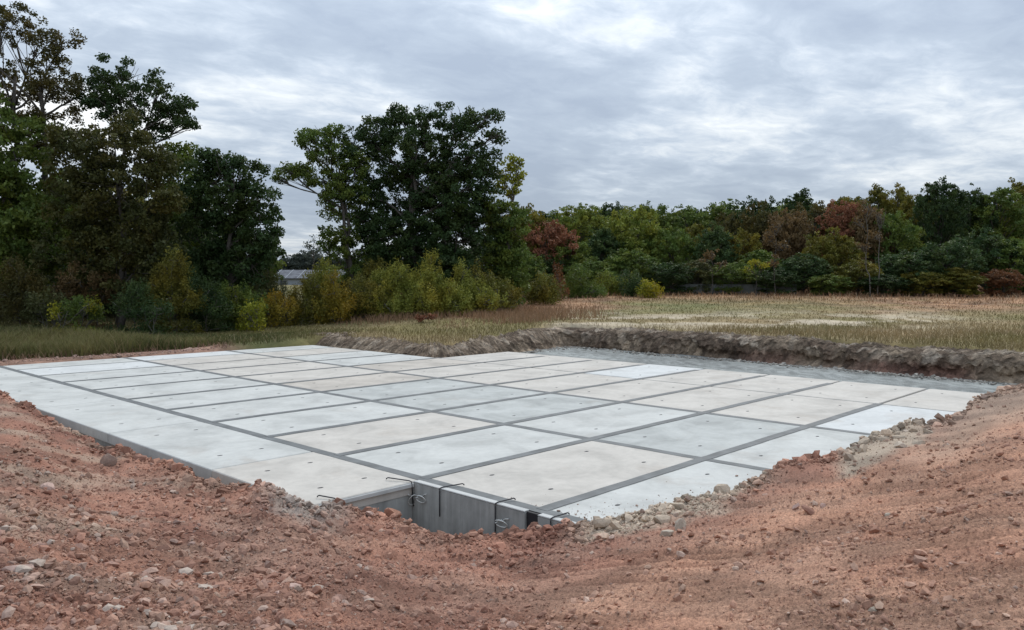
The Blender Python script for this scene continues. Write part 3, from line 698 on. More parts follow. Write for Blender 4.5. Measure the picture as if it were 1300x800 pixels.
for nm, ids_, tp_ in (('loose_stones', mid_, [rock_tpl(1, 300+i, .45+.1*i) for i in range(6)]), ('stone_chips', tiny, TP0)):
    o = scatter(nm, np.c_[u, v, z+sz*.25][ids_], sz[ids_], cl[ids_], tp_, M['stone'], .8); o.parent = ground; o['kind'] = 'stuff'
stm = []
for i in range(12):
    V, F = TP1[i % 10]
    for c_ in range(3):
        cc_ = np.array([(.33, .20, .155), (.42, .28, .22), (.43, .35, .29)][c_])
        stm.append(mesh_np('stone', V, F, [M['stone']], {'tint': np.repeat(cc_[None], len(V), 0)}))
for i in big:
    o = link('stone', stm[int(rng.integers(0, len(stm)))], ground, (u[i], v[i], z[i]+sz[i]*.2)); o.rotation_euler = (rnd.uniform(-.4, .4), rnd.uniform(-.4, .4), rnd.uniform(0, 6.3)); q_ = sz[i]; o.scale = (q_, q_*rnd.uniform(.7, 1), q_*rnd.uniform(.7, 1.1))
# gravel chips at the foot of the bank and rubble in the red strip behind the slab
nn = 3000; qq = rng.random(nn)*(q[-1]-8)+4; ii = (qq/.08).astype(int); wd = rng.normal(0, .35, nn)
gx = X[ii, 0]-O[ii, 0]*(np.abs(wd)+.02)+0; gy = X[ii, 1]-O[ii, 1]*(np.abs(wd)+.02)
scatter('bank_rubble', np.c_[gx, gy, np.full(nn, g_+.02)], np.clip(.03+.03*rng.pareto(3, nn), .03, .14), np.array([(.27, .25, .22)])*(.6+.8*rng.random((nn, 1))), TP1[:5], M['stone']).parent = gravel
bpy.data.objects['bank_rubble']['kind'] = 'stuff'
nn = 900; gx = rng.uniform(-8, 9.3, nn); gy = 26.5+np.abs(rng.normal(0, .75, nn))
scatter('margin_stones', np.c_[gx, gy, field_h(gx, gy)+.02], np.clip(.02+.022*rng.pareto(2.6, nn), .02, .12), np.array([(.33, .22, .175)])*(.6+.8*rng.random((nn, 1))), TP1[:5], M['stone']).parent = field
bpy.data.objects['margin_stones']['kind'] = 'stuff'

ne = 1500; te = rng.uniform(-.02, .66, ne); se, _ = soil_rim(te); s2 = se+.15+np.abs(rng.normal(0, .55, ne)); ue = CAM[0]+s2*Fh[0]+te*s2*Rh[0]; ve = CAM[1]+s2*Fh[1]+te*s2*Rh[1]
ok_ = (ue > .1) & (ve > -2.3) & (ue < 17); ue, ve = ue[ok_], ve[ok_]; ze_s = np.clip(.004+.005*rng.pareto(2.4, len(ue)), .004, .03)
scatter('soil_crumbs', np.c_[ue, ve, .002+ze_s*.3], ze_s, np.array([(.31, .21, .16)])*(.7+.7*rng.random((len(ue), 1))), TP1[:4], M['stone']); tag(bpy.data.objects['soil_crumbs'], 'crumbs of soil fallen on the concrete along the right hand rim', kind='stuff')
def boulder(x, y, wpx, col, label, flat=.6, tilt=.3, name='rock', cat='rock', group=None, asp=.75, sub=2, up=.35):
    P, zz = on_soil(x, y); sdl = int(x*7+y); V, F = rock_tpl(3 if sub == 3 else 2, sdl, 1, .10 if sub == 2 else .07)
    r = wpx*zz/FPX/2
    c = np.array(col)[None]*(.85+.3*np.random.default_rng(sdl).random((len(V), 1)))
    me = mesh_np(name, V*np.array([.8, .8, 1]), F, [M['stone']], {'tint': c})
    o = link(name, me, None, (P[0], P[1], P[2]+r*flat*up)); rr = random.Random(sdl)
    o.scale = (r*1.05, r*asp*1.05, r*flat*1.3); o.rotation_euler = (rr.uniform(-tilt, tilt), rr.uniform(-tilt, tilt), -math.pi/2+YAW+rr.uniform(-.5, .5))
    tag(o, label, cat, group); return o
tanc = (.42, .34, .26); pink = (.46, .32, .265); redc = (.27, .145, .105); brn = (.27, .19, .15); gry = (.40, .34, .27); ora = (.36, .19, .13)
ROCKS = [
 (62, 621, 26, pink, 'pale pink broken rock half sunk in the red soil, far left', .6),
 (16, 724, 46, pink, 'long flat pale slab of rock in the soil at the left edge of the ground', .22),
 (137, 592, 26, brn, 'large brown clod below the two dark marks on the wall', .8),
 (162, 577, 26, redc, 'blocky red clod at the rim under the left wall', .7),
 (178, 584, 20, redc, 'red clod on the rim, just right of the blocky one', .7),
 (347, 618, 14, gry, 'small grey clod on the rim near the third seam of the edge slabs', .8),
 (428, 642, 22, redc, 'dark red clod lying over the end of the leftmost steel bar', .8),
 (400, 642, 20, brn, 'brown clod beside the near corner of the slab', .6),
 (499, 656, 28, ora, 'orange red clod on the rim below the inner corner of the notch', .7),
 (470, 655, 20, pink, 'pinkish clod among the red rubble left of the notch', .6),
 (242, 692, 11, pink, 'small pale stone alone on red rubble, left of centre', .6),
 (252, 768, 18, redc, 'dull red stone near the bottom of the ground, left', .6),
 (351, 755, 17, pink, 'rounded pink stone, left one of the close pair', .5),
 (372, 746, 22, pink, 'flat pale pink stone, right one of the close pair', .35),
 (226, 741, 20, pink, 'long pale stone in red soil, left of the close pair', .4),
 (280, 780, 16, gry, 'pale grey cracked stone near the bottom edge, left of centre', .5),
 (915, 626, 26, tanc, 'angular tan rock standing up above the slab at the rim', .95),
 (872, 636, 11, brn, 'small dark round clod on the crest of the rim', .95),
 (842, 662, 40, tanc, 'large flat tan slab of clay on the rim', .35),
 (862, 647, 30, tanc, 'tan clay block just behind the large flat clay slab', .5),
 (866, 673, 22, gry, 'upright split grey block below the flat clay slab', .9),
 (844, 681, 24, gry, 'pale cracked grey block, lowest of the clay blocks on the rim', .6),
 (762, 670, 34, tanc, 'broad tan clod at the end of the tape line', .55),
 (784, 656, 16, brn, 'brown clod on the rim right of the broad tan one', .8),
 (816, 652, 9, brn, 'small brown clod on the rim between two tan clods', .9),
 (972, 602, 14, tanc, 'thin flat tan stone leaning at the end of a tape joint', .35),
 (1010, 646, 13, pink, 'rounded pinkish stone, left of three in a row', .8),
 (1027, 649, 24, redc, 'long low red stone, middle of three in a row', .4),
 (1045, 644, 10, pink, 'small upright pinkish stone, right of three in a row', .9),
 (1144, 568, 22, (.52, .43, .34), 'palest block in the bed of flat clay blocks', .5),
 (1168, 564, 28, tanc, 'long flat tan block right of the palest one', .35),
 (1097, 563, 24, tanc, 'yellowish tan block at the left end of the clay blocks', .5),
 (1121, 560, 20, tanc, 'low tan block left of the palest one', .45),
 (1140, 557, 22, tanc, 'flat tan block behind the palest one', .35),
 (1090, 570, 16, brn, 'dark brown block at the left tip of the clay bed', .7),
 (1106, 553, 16, brn, 'brown block on the crest over the clay bed', .6),
 (1178, 550, 18, gry, 'grey block at the upper right of the clay bed', .5),
 (1160, 548, 18, tanc, 'tan block on the crest above the long flat one', .4),
 (1186, 541, 14, brn, 'dark clod on the rim above the clay bed', .7),
 (1250, 507, 16, brn, 'brown clod where the soil meets the far slab corner', .6),
 (1108, 776, 18, gry, 'pale grey stone in smooth orange soil, bottom right', .5),
 (1094, 772, 12, redc, 'small red stone beside the pale one, bottom right', .5),
 (1208, 717, 12, pink, 'pinkish stone at the edge of the smooth orange track', .5),
 (1126, 655, 12, gry, 'small pale grey stone alone on the orange slope, right', .5),
]
for r in ROCKS: boulder(*r[:5], flat=r[5])

# ------------------------------------------------------------------ leaves and trees
def leaves(P, S, shade, asp=.55, up=.0, r=rng):
    n = len(P); a = r.normal(size=(n, 3)); a /= np.linalg.norm(a, axis=1)[:, None]
    b = r.normal(size=(n, 3)); b[:, 2] *= (1-up); b -= a*(a*b).sum(1)[:, None]; b /= np.linalg.norm(b, axis=1)[:, None]
    V = np.stack([P-a*S[:, None]*.5, P+b*S[:, None]*asp*.5, P+a*S[:, None]*.5, P-b*S[:, None]*asp*.5], 1).reshape(-1, 3)
    return V, np.arange(n*4).reshape(-1, 4), np.repeat(shade, 4)
def ball(n, r=rng, p=.5):
    d = r.normal(size=(n, 3)); d /= np.linalg.norm(d, axis=1)[:, None]; return d*(r.random(n)**p)[:, None]
def crown_mesh(blobs, mat, clump=.6, per=80, leaf=.2, dens=1.0, seed=1, shadevar=.35, hollow=.55, asp=.55, tall=.7):
    """blobs: (x, y, z, rx, ry, rz) in metres; leaf clumps fill them unevenly, thinner inside"""
    r = np.random.default_rng(seed); Cs = []; tips = []
    for (x, y, z, rx, ry, rz) in blobs:
        vol = rx*ry*rz; n = max(4, int(dens*1.6*(vol**(2/3))/(clump*clump)*2.2))
        d = ball(n, r, hollow*.6); d = d*(1+.08*np.clip(r.normal(size=(n, 1)), -1.5, 1.3))
        c = np.array([x, y, z])+d*np.array([rx, ry, rz]); Cs.append(c); tips.append(c)
    C = np.concatenate(Cs); nc = len(C); rad = clump*(.55+.75*r.random(nc)); cnt = (per*(.5+r.random(nc))*(rad/clump)**1.5).astype(int)
    idx = np.repeat(np.arange(nc), cnt); n = len(idx)
    off = ball(n, r, .45)*rad[idx][:, None]; off[:, 2] *= tall
    P = C[idx]+off
    sh = np.clip(.5+shadevar*(r.random(nc)[idx]-.5)*1.6+.5*(r.random(n)-.5), 0, 1)
    V, F, s_ = leaves(P, leaf*(.6+.8*r.random(n)), sh, asp, 0, r)
    return mesh_np('crown', V, F, [mat], {'shade': s_}), tips
def limb(mb, a, b, r0, r1, r, sag=.12, n=5, sides=5):
    a = np.array(a, float); b = np.array(b, float); Ln = np.linalg.norm(b-a); pts = []; rad = []
    j = r.normal(size=3)*sag*Ln; j[2] = abs(j[2])*.3
    for k in range(n):
        f_ = k/(n-1); pts.append(a*(1-f_)+b*f_+j*math.sin(f_*math.pi)+r.normal(size=3)*.015*Ln*(0 < k < n-1)); rad.append(r0*(1-f_)+r1*f_)
    mb.tube(pts, rad, sides); return pts
def tree_at(px, py, z, blobs_px, mat, label, name='tree', cat='tree', group=None, trunks=None, clump=.6, per=80, leaf=.2, dens=1.0, seed=1, bark='bark', depthk=1.0, tr=.22, asp=.62, fork=.35, hollow=.55, shadevar=.35, twigs=.5, tall=.7):
    """a tree standing where the photograph shows it, z metres away; its crown masses are given by the place they take in the photograph"""
    base = at(px, py, z); gz = float(field_h(np.array([base[0]]), np.array([base[1]]))[0]); base[2] = gz
    r = np.random.default_rng(seed*13+5); bl = []
    Fd = np.array([Fh[0], Fh[1], 0])
    for b in blobs_px:
        bx, by, rx = b[0], b[1], b[2]; ry = b[3] if len(b) > 3 and b[3] else rx; dz = b[4] if len(b) > 4 else r.uniform(-.5, .5)*rx*z/FPX*depthk
        c = at(bx, by, z)+Fd*dz*1.0-base; rr = rx*z/FPX; hh = ry*z/FPX
        bl.append((c[0], c[1], c[2], rr, rr*depthk, hh))
    root = empty(name, tuple(base), label, cat, group)
    me, tips = crown_mesh(bl, mat, clump, per, leaf*1.12, dens, seed, shadevar, hollow, asp, tall)
    link('crown', me, root)
    mb = MB(); tops = trunks or [(0, 0)]
    for ti, (tx, ttop) in enumerate(tops):
        foot = np.array([Rt[0]*tx*z/FPX, Rt[1]*tx*z/FPX, -.15]); mine = [b for i, b in enumerate(bl) if i % len(tops) == ti] or bl
        zc_ = np.array([b[2] for b in mine]); cx_ = np.average([b[0] for b in mine]); cy_ = np.average([b[1] for b in mine])
        lo = max(.3, min(b[2]-b[5] for b in bl)); topz = max(zc_)*.8
        head = np.array([foot[0]*.5+cx_*.5, foot[1]*.5+cy_*.5, topz]); pts = limb(mb, foot, head, tr, tr*.3, r, .04 if tr > .1 else .015, 8, 7)
        for b in mine:
            c = np.array(b[:3]); k = int(np.argmin([abs(p[2]-max(c[2]-.35*np.linalg.norm(c[:2]-head[:2])-.8, lo*.6)) for p in pts])); k = min(k, len(pts)-2)
            st = pts[k]; q2 = limb(mb, st, c, tr*.42*(1-k/len(pts)*.5), .035, r, .08, 6, 5)
            for _ in range(int(5+6*twigs)):
                d = ball(1, r, .3)[0]*np.array(b[3:]); limb(mb, q2[r.integers(2, 6)], c+d*.95, .032, .012, r, .08, 4, 3)
    mb.build('trunk', M[bark], root, None, True)
    return root

# far treeline stock: crowns shared between trees, the trunks too
def stock(seed, h, w_, kind=0, low=.05):
    r = np.random.default_rng(seed); bl = []; W = w_*.5
    zc = h*.58; rz = h*.42
    bl.append((0, 0, zc, W*.62, W*.62, rz*.78))
    n = 26
    for k in range(n):                    # billows over a dome that reaches well down the trunk
        f_ = (k+.5)/n; el = math.asin(1-1.75*f_); a = k*2.39996+r.random()*.7
        rr = W*(.70+.16*r.random()); x, y = rr*math.cos(el)*math.cos(a), rr*math.cos(el)*math.sin(a); z = zc+rz*.74*math.sin(el)*(.94+.12*r.random())
        if kind == 1: x *= 1-.75*f_*0-.55*max(0, math.sin(el)); y *= 1-.55*max(0, math.sin(el))
        br = W*(.26+.16*r.random()); bl.append((x, y, z, br, br, br*(.8 if kind == 0 else 1.15)))
    for k in range(7):
        a = k*.9+r.random(); bl.append((W*.62*math.cos(a), W*.62*math.sin(a), h*(low+.08+.10*r.random()), W*.34, W*.34, h*.10))
    me, _ = crown_mesh(bl, LM['green'], .52, 40, .29, .55, seed, .6, .8, .62)
    mb = MB(); pts = limb(mb, (0, 0, -.3), (0, 0, h*.85), .20, .05, r, .02, 8, 6)
    for b in bl[1:]:
        limb(mb, pts[min(6, int(max(0, b[2]/h-.2)*8))], b[:3], .07, .03, r, .06, 4, 4)
    tm = bpy.data.meshes.new('trunk'); tm.from_pydata(mb.v, [], mb.f); tm.materials.append(M['bark']); return me, tm
STL = [stock(950+i, 8, [7.5, 8.5, 6.5, 7.5, 8, 6, 7][i], int(i in (2, 5)), .02) for i in range(7)]
STK = [stock(900+i, 14, [8, 9.5, 7, 8.5, 10, 6, 7.5][i], int(i in (2, 5))) for i in range(7)]
def far_tree(px, top, z, wpx, mk, label, sk, group='trees of the far treeline', name='tree', base_y=None, cat='tree', lowered=0):
    P = at(px, 372, z); gz = float(field_h(P[:1], P[1:2])[0])-lowered
    tz = at(px, top+3, z)[2]; h = tz-gz; low_ = h < 10; me, tm = (STL if low_ else STK)[sk]; wref = ([7.5, 8.5, 6.5, 7.5, 8, 6, 7] if low_ else [8, 9.5, 7, 8.5, 10, 6, 7.5])[sk]
    root = empty(name, (P[0], P[1], gz), label, cat, group)
    c = link('crown', me, root); t = link('trunk', tm, root); sx = wpx*1.18*z/FPX/wref
    for o in (c, t): o.scale = (sx, sx, h/(8.0 if low_ else 14.0)); o.rotation_euler = (0, 0, (px*1.7) % 6.28)
    c.material_slots[0].link = 'OBJECT'; c.material_slots[0].material = LM[mk]
    if mk in ('rust', 'brown', 'twig'):
        t.material_slots[0].link = 'OBJECT'; t.material_slots[0].material = M['bark_pale']
    return root

WOOD = []
# ---- left hand group
tree_at(60, 398, 50, [(20, 40, 34, 26), (52, 60, 30, 34), (80, 62, 22, 30), (30, 110, 34, 24), (75, 110, 40, 28), (-25, 90, 45, 40), (-40, 30, 45, 36), (15, 20, 24, 18), (100, 118, 22, 26), (-10, 160, 60, 40), (60, 165, 55, 36)], LM['brown'],
        'tallest tree at the left, open olive brown crown cut by the picture top', seed=3, clump=.42, per=66, leaf=.15, dens=.60, trunks=[(0, 0), (-30, 0)], tr=.3, twigs=1.2)
tree_at(20, 400, 47, [(10, 190, 60, 50), (-40, 240, 70, 60), (30, 250, 60, 50), (0, 310, 70, 50), (60, 300, 55, 50), (-60, 330, 60, 50), (30, 350, 50, 35)], LM['green'],
        'broad dark green tree at the left edge under the tall open crown', seed=4, clump=.55, per=84, leaf=.195, dens=1.0)
tree_at(150, 400, 50, [(135, 95, 22, 24), (160, 100, 26, 26), (200, 112, 26, 20), (225, 130, 22, 18), (210, 150, 30, 16), (240, 158, 18, 8), (180, 135, 32, 26), (150, 140, 34, 30), (118, 120, 22, 24), (190, 170, 26, 18)], LM['dark'],
        'dark green tree with ragged top reaching out to the right over the olive one', seed=5, clump=.40, per=78, leaf=.145, dens=.72, tr=.26, twigs=1.2)
tree_at(150, 400, 45, [(150, 185, 48, 40), (110, 200, 40, 38), (190, 200, 32, 36), (160, 240, 56, 44), (110, 260, 46, 44), (200, 262, 34, 44), (150, 305, 58, 44), (100, 325, 48, 40), (200, 320, 36, 44), (150, 350, 50, 30)], LM['shadeolive'],
        'full rounded olive brown tree in the middle of the left group', seed=6, clump=.50, per=84, leaf=.17, dens=1.0)
tree_at(290, 396, 48, [(285, 205, 26, 22), (262, 215, 24, 28), (310, 220, 26, 26), (330, 255, 26, 30), (290, 250, 40, 36), (255, 260, 36, 40), (335, 290, 24, 32), (300, 300, 44, 40), (250, 310, 40, 44), (322, 335, 30, 30), (280, 345, 46, 34), (240, 350, 36, 30), (345, 315, 14, 30)], LM['dark'],
        'dense dark tree at the right end of the left group beside the gap', seed=7, clump=.46, per=88, leaf=.165, dens=.95)
tree_at(225, 398, 53, [(225, 205, 30, 26), (205, 235, 34, 36), (240, 250, 30, 40), (220, 300, 40, 44), (225, 345, 44, 34)], LM['green'], 'green tree behind, filling between the olive tree and the dense dark one', seed=8, dens=1.1, per=80)
# ---- central group
tree_at(500, 392, 57, [(545, 150, 26, 22), (515, 148, 22, 16), (490, 160, 28, 22), (470, 170, 26, 22), (455, 190, 26, 26), (580, 150, 24, 20), (560, 185, 38, 34), (520, 190, 38, 34), (485, 205, 34, 32), (600, 165, 22, 22), (590, 200, 34, 32), (540, 235, 44, 36), (500, 245, 38, 36),
         (580, 250, 38, 38), (610, 235, 26, 34), (480, 275, 34, 30), (530, 285, 44, 36), (580, 300, 42, 38), (612, 290, 30, 34), (470, 310, 28, 26), (510, 330, 40, 28), (560, 335, 44, 28), (610, 335, 30, 28), (632, 172, 16, 10), (618, 150, 18, 12), (455, 240, 30, 30), (535, 215, 40, 34), (500, 300, 44, 34), (460, 280, 26, 30), (560, 270, 44, 36), (545, 320, 44, 30), (600, 270, 36, 40), (480, 345, 36, 26), (570, 350, 50, 26), (620, 215, 18, 26)], LM['dark'],
        'large spreading dark green oak in the centre with several stems', 'oak_tree', 'tree', seed=11, clump=.46, per=76, leaf=.175, dens=.74, trunks=[(0, 0), (18, 0), (60, 0)], tr=.27, twigs=1.0)
tree_at(440, 394, 56, [(400, 172, 24, 14), (425, 170, 20, 14), (385, 180, 16, 10), (410, 195, 28, 18), (435, 200, 24, 22), (372, 218, 22, 9), (395, 222, 24, 13), (355, 228, 9, 8), (420, 235, 24, 20), (440, 250, 26, 28), (418, 262, 20, 18), (430, 295, 26, 22), (412, 315, 14, 12), (445, 320, 26, 22), (455, 215, 20, 26), (450, 350, 20, 12)], LM['green'],
        'green oak leaning out to the left of the big central oak over the gap', 'oak_tree', 'tree', seed=12, clump=.40, per=82, leaf=.145, dens=.78, trunks=[(0, 0), (8, 0)], tr=.2, twigs=1.0)
tree_at(648, 394, 60, [(655, 205, 12, 12), (645, 218, 14, 14), (658, 222, 10, 12), (640, 238, 13, 12), (652, 240, 10, 12)], LM['yellow'], 'slim tree with a thin yellow green top at the right of the central oak', seed=13, clump=.38, per=36, leaf=.2, dens=.8, tr=.12, bark='bark_pale')
tree_at(645, 392, 58, [(630, 275, 24, 26), (650, 285, 20, 30), (640, 315, 28, 30), (655, 340, 20, 32), (630, 345, 26, 30), (650, 370, 20, 18)], LM['green'], 'lower green tree at the right foot of the central oak', seed=14, per=80, dens=1.2, clump=.5, leaf=.19)
for k, (px, top, z, wd, mk) in enumerate([(-60, 200, 62, 110, 'dark'), (10, 235, 60, 110, 'green'), (75, 215, 63, 110, 'dark'), (140, 225, 60, 100, 'olive'), (200, 235, 63, 100, 'dark'), (255, 265, 60, 90, 'dark'), (305, 290, 58, 80, 'green'),
    (40, 300, 56, 90, 'brown'), (110, 310, 56, 90, 'dark'), (180, 310, 56, 90, 'dark'), (240, 320, 55, 80, 'green'), (295, 325, 54, 70, 'dark'), (325, 345, 52, 50, 'green'), (-30, 310, 55, 90, 'green'),
    (470, 318, 66, 60, 'dark'), (520, 300, 68, 80, 'dark'), (570, 305, 66, 80, 'green'), (620, 300, 68, 76, 'dark'), (445, 345, 64, 50, 'dark'), (660, 318, 70, 60, 'green')]):
    WOOD.append((px, top, z, wd, mk))
# ---- shrubs in front of the centre
def shrub(px, py, z, blobs, mk, label, seed, name='shrub', cat='shrub', group=None, leaf=.12, clump=.26, per=52, dens=1.0, asp=.34, bark='bark_pale', tr=.04):
    blobs = [(b[0], b[1], b[2]*1.18, b[3]*1.08) for b in blobs]
    xs = [b[0]-b[2]*.7 for b in blobs]+[b[0]+b[2]*.7 for b in blobs]; x0, x1 = min(xs), max(xs); blobs = list(blobs)
    gp = at(px, py, z); gz = float(field_h(np.array([gp[0]]), np.array([gp[1]]))[0]); gy = 354.6+FPX*(CAM[2]-gz)/z
    n = max(2, int((x1-x0)/16))
    if gy-max(b[1]+b[3] for b in blobs) > -6:
        for k in range(n): blobs.append((x0+(x1-x0)*(k+.5)/n, gy-7, 12, 9))
    return tree_at(px, py, z, blobs, LM[mk], label, name, cat, group, None, clump, per, leaf, dens, seed, bark, 1.0, tr, asp, twigs=.3, shadevar=.6, tall=1.7)
SH = [
 (545, 395, 51, [(545, 345, 14, 24), (538, 365, 20, 22), (555, 370, 16, 24), (545, 385, 24, 12), (547, 328, 6, 10)], 'willow', 'brightest tall yellow green willow shrub in front of the central oak'),
 (500, 398, 50, [(505, 350, 14, 16), (490, 362, 20, 18), (515, 372, 18, 22), (490, 385, 26, 14), (505, 392, 20, 10)], 'willow', 'wide yellow green willow shrub just left of the tallest one'),
 (520, 397, 49.5, [(525, 362, 14, 18), (535, 375, 18, 16), (520, 386, 20, 10)], 'willow', 'low yellow green willow growth filling the foot of the tallest willow shrub'),
 (572, 395, 50.5, [(570, 372, 14, 14), (578, 382, 18, 10), (566, 388, 16, 7)], 'willow', 'short yellow green willow just right of the tallest willow shrub'),
 (610, 393, 51.5, [(610, 372, 16, 14), (622, 380, 16, 10), (600, 384, 14, 8)], 'willow', 'short yellow green willow between the thin stemmed one and the right end'),
 (455, 401, 49, [(452, 368, 18, 18), (470, 378, 18, 18), (440, 385, 22, 16), (462, 394, 24, 10)], 'olive', 'olive shrub left of the willow shrubs with bare twigs over it'),
 (425, 402, 48, [(425, 372, 14, 14), (415, 385, 18, 14), (432, 390, 18, 12), (422, 355, 8, 10)], 'gold', 'orange brown shrub below the green oak stems'),
 (390, 402, 48, [(398, 365, 14, 16), (385, 378, 18, 16), (400, 388, 20, 14), (375, 392, 20, 10)], 'olive', 'low olive shrub in front of the pale building'),
 (408, 400, 50, [(410, 345, 14, 14), (402, 358, 16, 12), (420, 352, 12, 12), (405, 372, 20, 14)], 'willow', 'yellow green shrub screening the right end of the pale building'),
 (352, 403, 47, [(350, 385, 16, 14), (362, 392, 16, 10), (340, 394, 16, 9)], 'gold', 'low yellow tinted shrub at the mouth of the gap'),
 (345, 400, 49, [(342, 355, 10, 18), (335, 372, 16, 18), (350, 372, 12, 14)], 'twig', 'grey twiggy shrub against the dense dark tree'),
 (590, 392, 52, [(588, 345, 9, 14), (582, 362, 12, 16), (598, 372, 16, 16), (585, 382, 16, 12)], 'willow', 'thin willow shrub with separate yellow stems right of the brightest one'),
 (630, 390, 53, [(615, 360, 12, 14), (632, 368, 16, 14), (645, 376, 14, 12), (620, 382, 18, 10), (605, 348, 7, 10)], 'olive', 'olive yellow shrub at the right end of the willow shrubs'),
 (560, 393, 54, [(565, 375, 16, 18), (575, 385, 14, 10)], 'green', 'dark green undergrowth bush between the two willow shrubs'),
 (480, 395, 53, [(478, 350, 14, 20), (465, 355, 12, 16)], 'olive', 'taller olive bush behind the wide willow shrub'),
 (690, 388, 62, [(685, 362, 14, 14), (697, 370, 14, 12), (675, 375, 14, 10), (690, 380, 18, 8)], 'olive', 'pale olive bush right of the central group'),
 (710, 386, 66, [(708, 352, 8, 12), (712, 366, 9, 14), (706, 378, 10, 10)], 'deepred', 'narrow rusty red bush between two green bushes'),
 (735, 385, 70, [(735, 355, 16, 14), (725, 368, 14, 12), (748, 372, 18, 10)], 'green', 'green bush right of the rusty red one'),
 (775, 383, 74, [(770, 358, 16, 12), (790, 362, 14, 12), (780, 372, 22, 10)], 'mid', 'wide green bush left of the bright yellow one'),
 (800, 382, 72, [(800, 355, 14, 12), (805, 368, 14, 12)], 'blue', 'blue green bush touching the bright yellow one'),
 (824, 381, 70, [(820, 366, 8, 6), (828, 371, 10, 7), (817, 374, 8, 5)], 'yellow', 'bright yellow bush at the edge of the field'),
 (944, 379, 80, [(944, 376, 12, 5), (936, 377, 8, 4)], 'mid', 'small pale green mound at the foot of the far trees'),
 (600, 396, 56, [(605, 385, 14, 8), (640, 384, 16, 8)], 'dark', 'dark low bush under the lower green tree'),
 # left understory
 (170, 402, 42, [(165, 376, 12, 9), (178, 370, 12, 8), (150, 382, 10, 8), (188, 384, 10, 7), (168, 390, 16, 8)], 'blue', 'blue green sumac with long drooping leaves in the left undergrowth'),
 (100, 404, 41, [(98, 388, 14, 7), (112, 392, 14, 8), (86, 396, 12, 7), (120, 398, 14, 6)], 'green', 'green mound of vines at the edge of the tall grass, left'),
 (78, 404, 40.5, [(76, 398, 9, 5), (115, 386, 7, 4)], 'yellow', 'yellow green creeper on the mound of vines'),
 (215, 402, 43, [(215, 345, 20, 18), (210, 370, 26, 20), (235, 380, 22, 18), (205, 392, 26, 12), (225, 330, 10, 12)], 'olive', 'tall olive bush in the middle of the left undergrowth'),
 (25, 402, 43, [(25, 350, 24, 22), (10, 372, 26, 22), (42, 375, 24, 20), (25, 393, 30, 12)], 'brown', 'brown orange bush at the far left edge'),
 (125, 402, 44.5, [(110, 355, 24, 18), (130, 368, 26, 18), (95, 378, 22, 16)], 'rust', 'rusty brown low branches behind the vine mound'),
 (60, 404, 42, [(60, 385, 18, 12), (45, 396, 20, 8), (70, 398, 16, 6)], 'twig', 'grey green weeds left of the vine mound'),
 (262, 402, 44, [(260, 372, 22, 20), (275, 388, 22, 12), (250, 392, 20, 10)], 'dark', 'dark bush under the dense dark tree'),
 (305, 401, 46, [(300, 375, 22, 18), (320, 385, 20, 12), (300, 394, 26, 8)], 'green', 'green bush at the foot of the dense dark tree, near the gap'),
 (330, 403, 44, [(325, 393, 12, 6), (312, 397, 10, 4)], 'yellow', 'low yellow green weed clump left of the gap'),
 (195, 404, 41, [(200, 392, 20, 8), (180, 397, 18, 6)], 'dark', 'dark low bush between the sumac and the tall grass'),
]
for i, (px, py, z, bl, mk, lab) in enumerate(SH): shrub(px, py, z, bl, mk, lab, 40+i, leaf=.135 if z < 60 else .18, clump=.27 if z < 60 else .38)
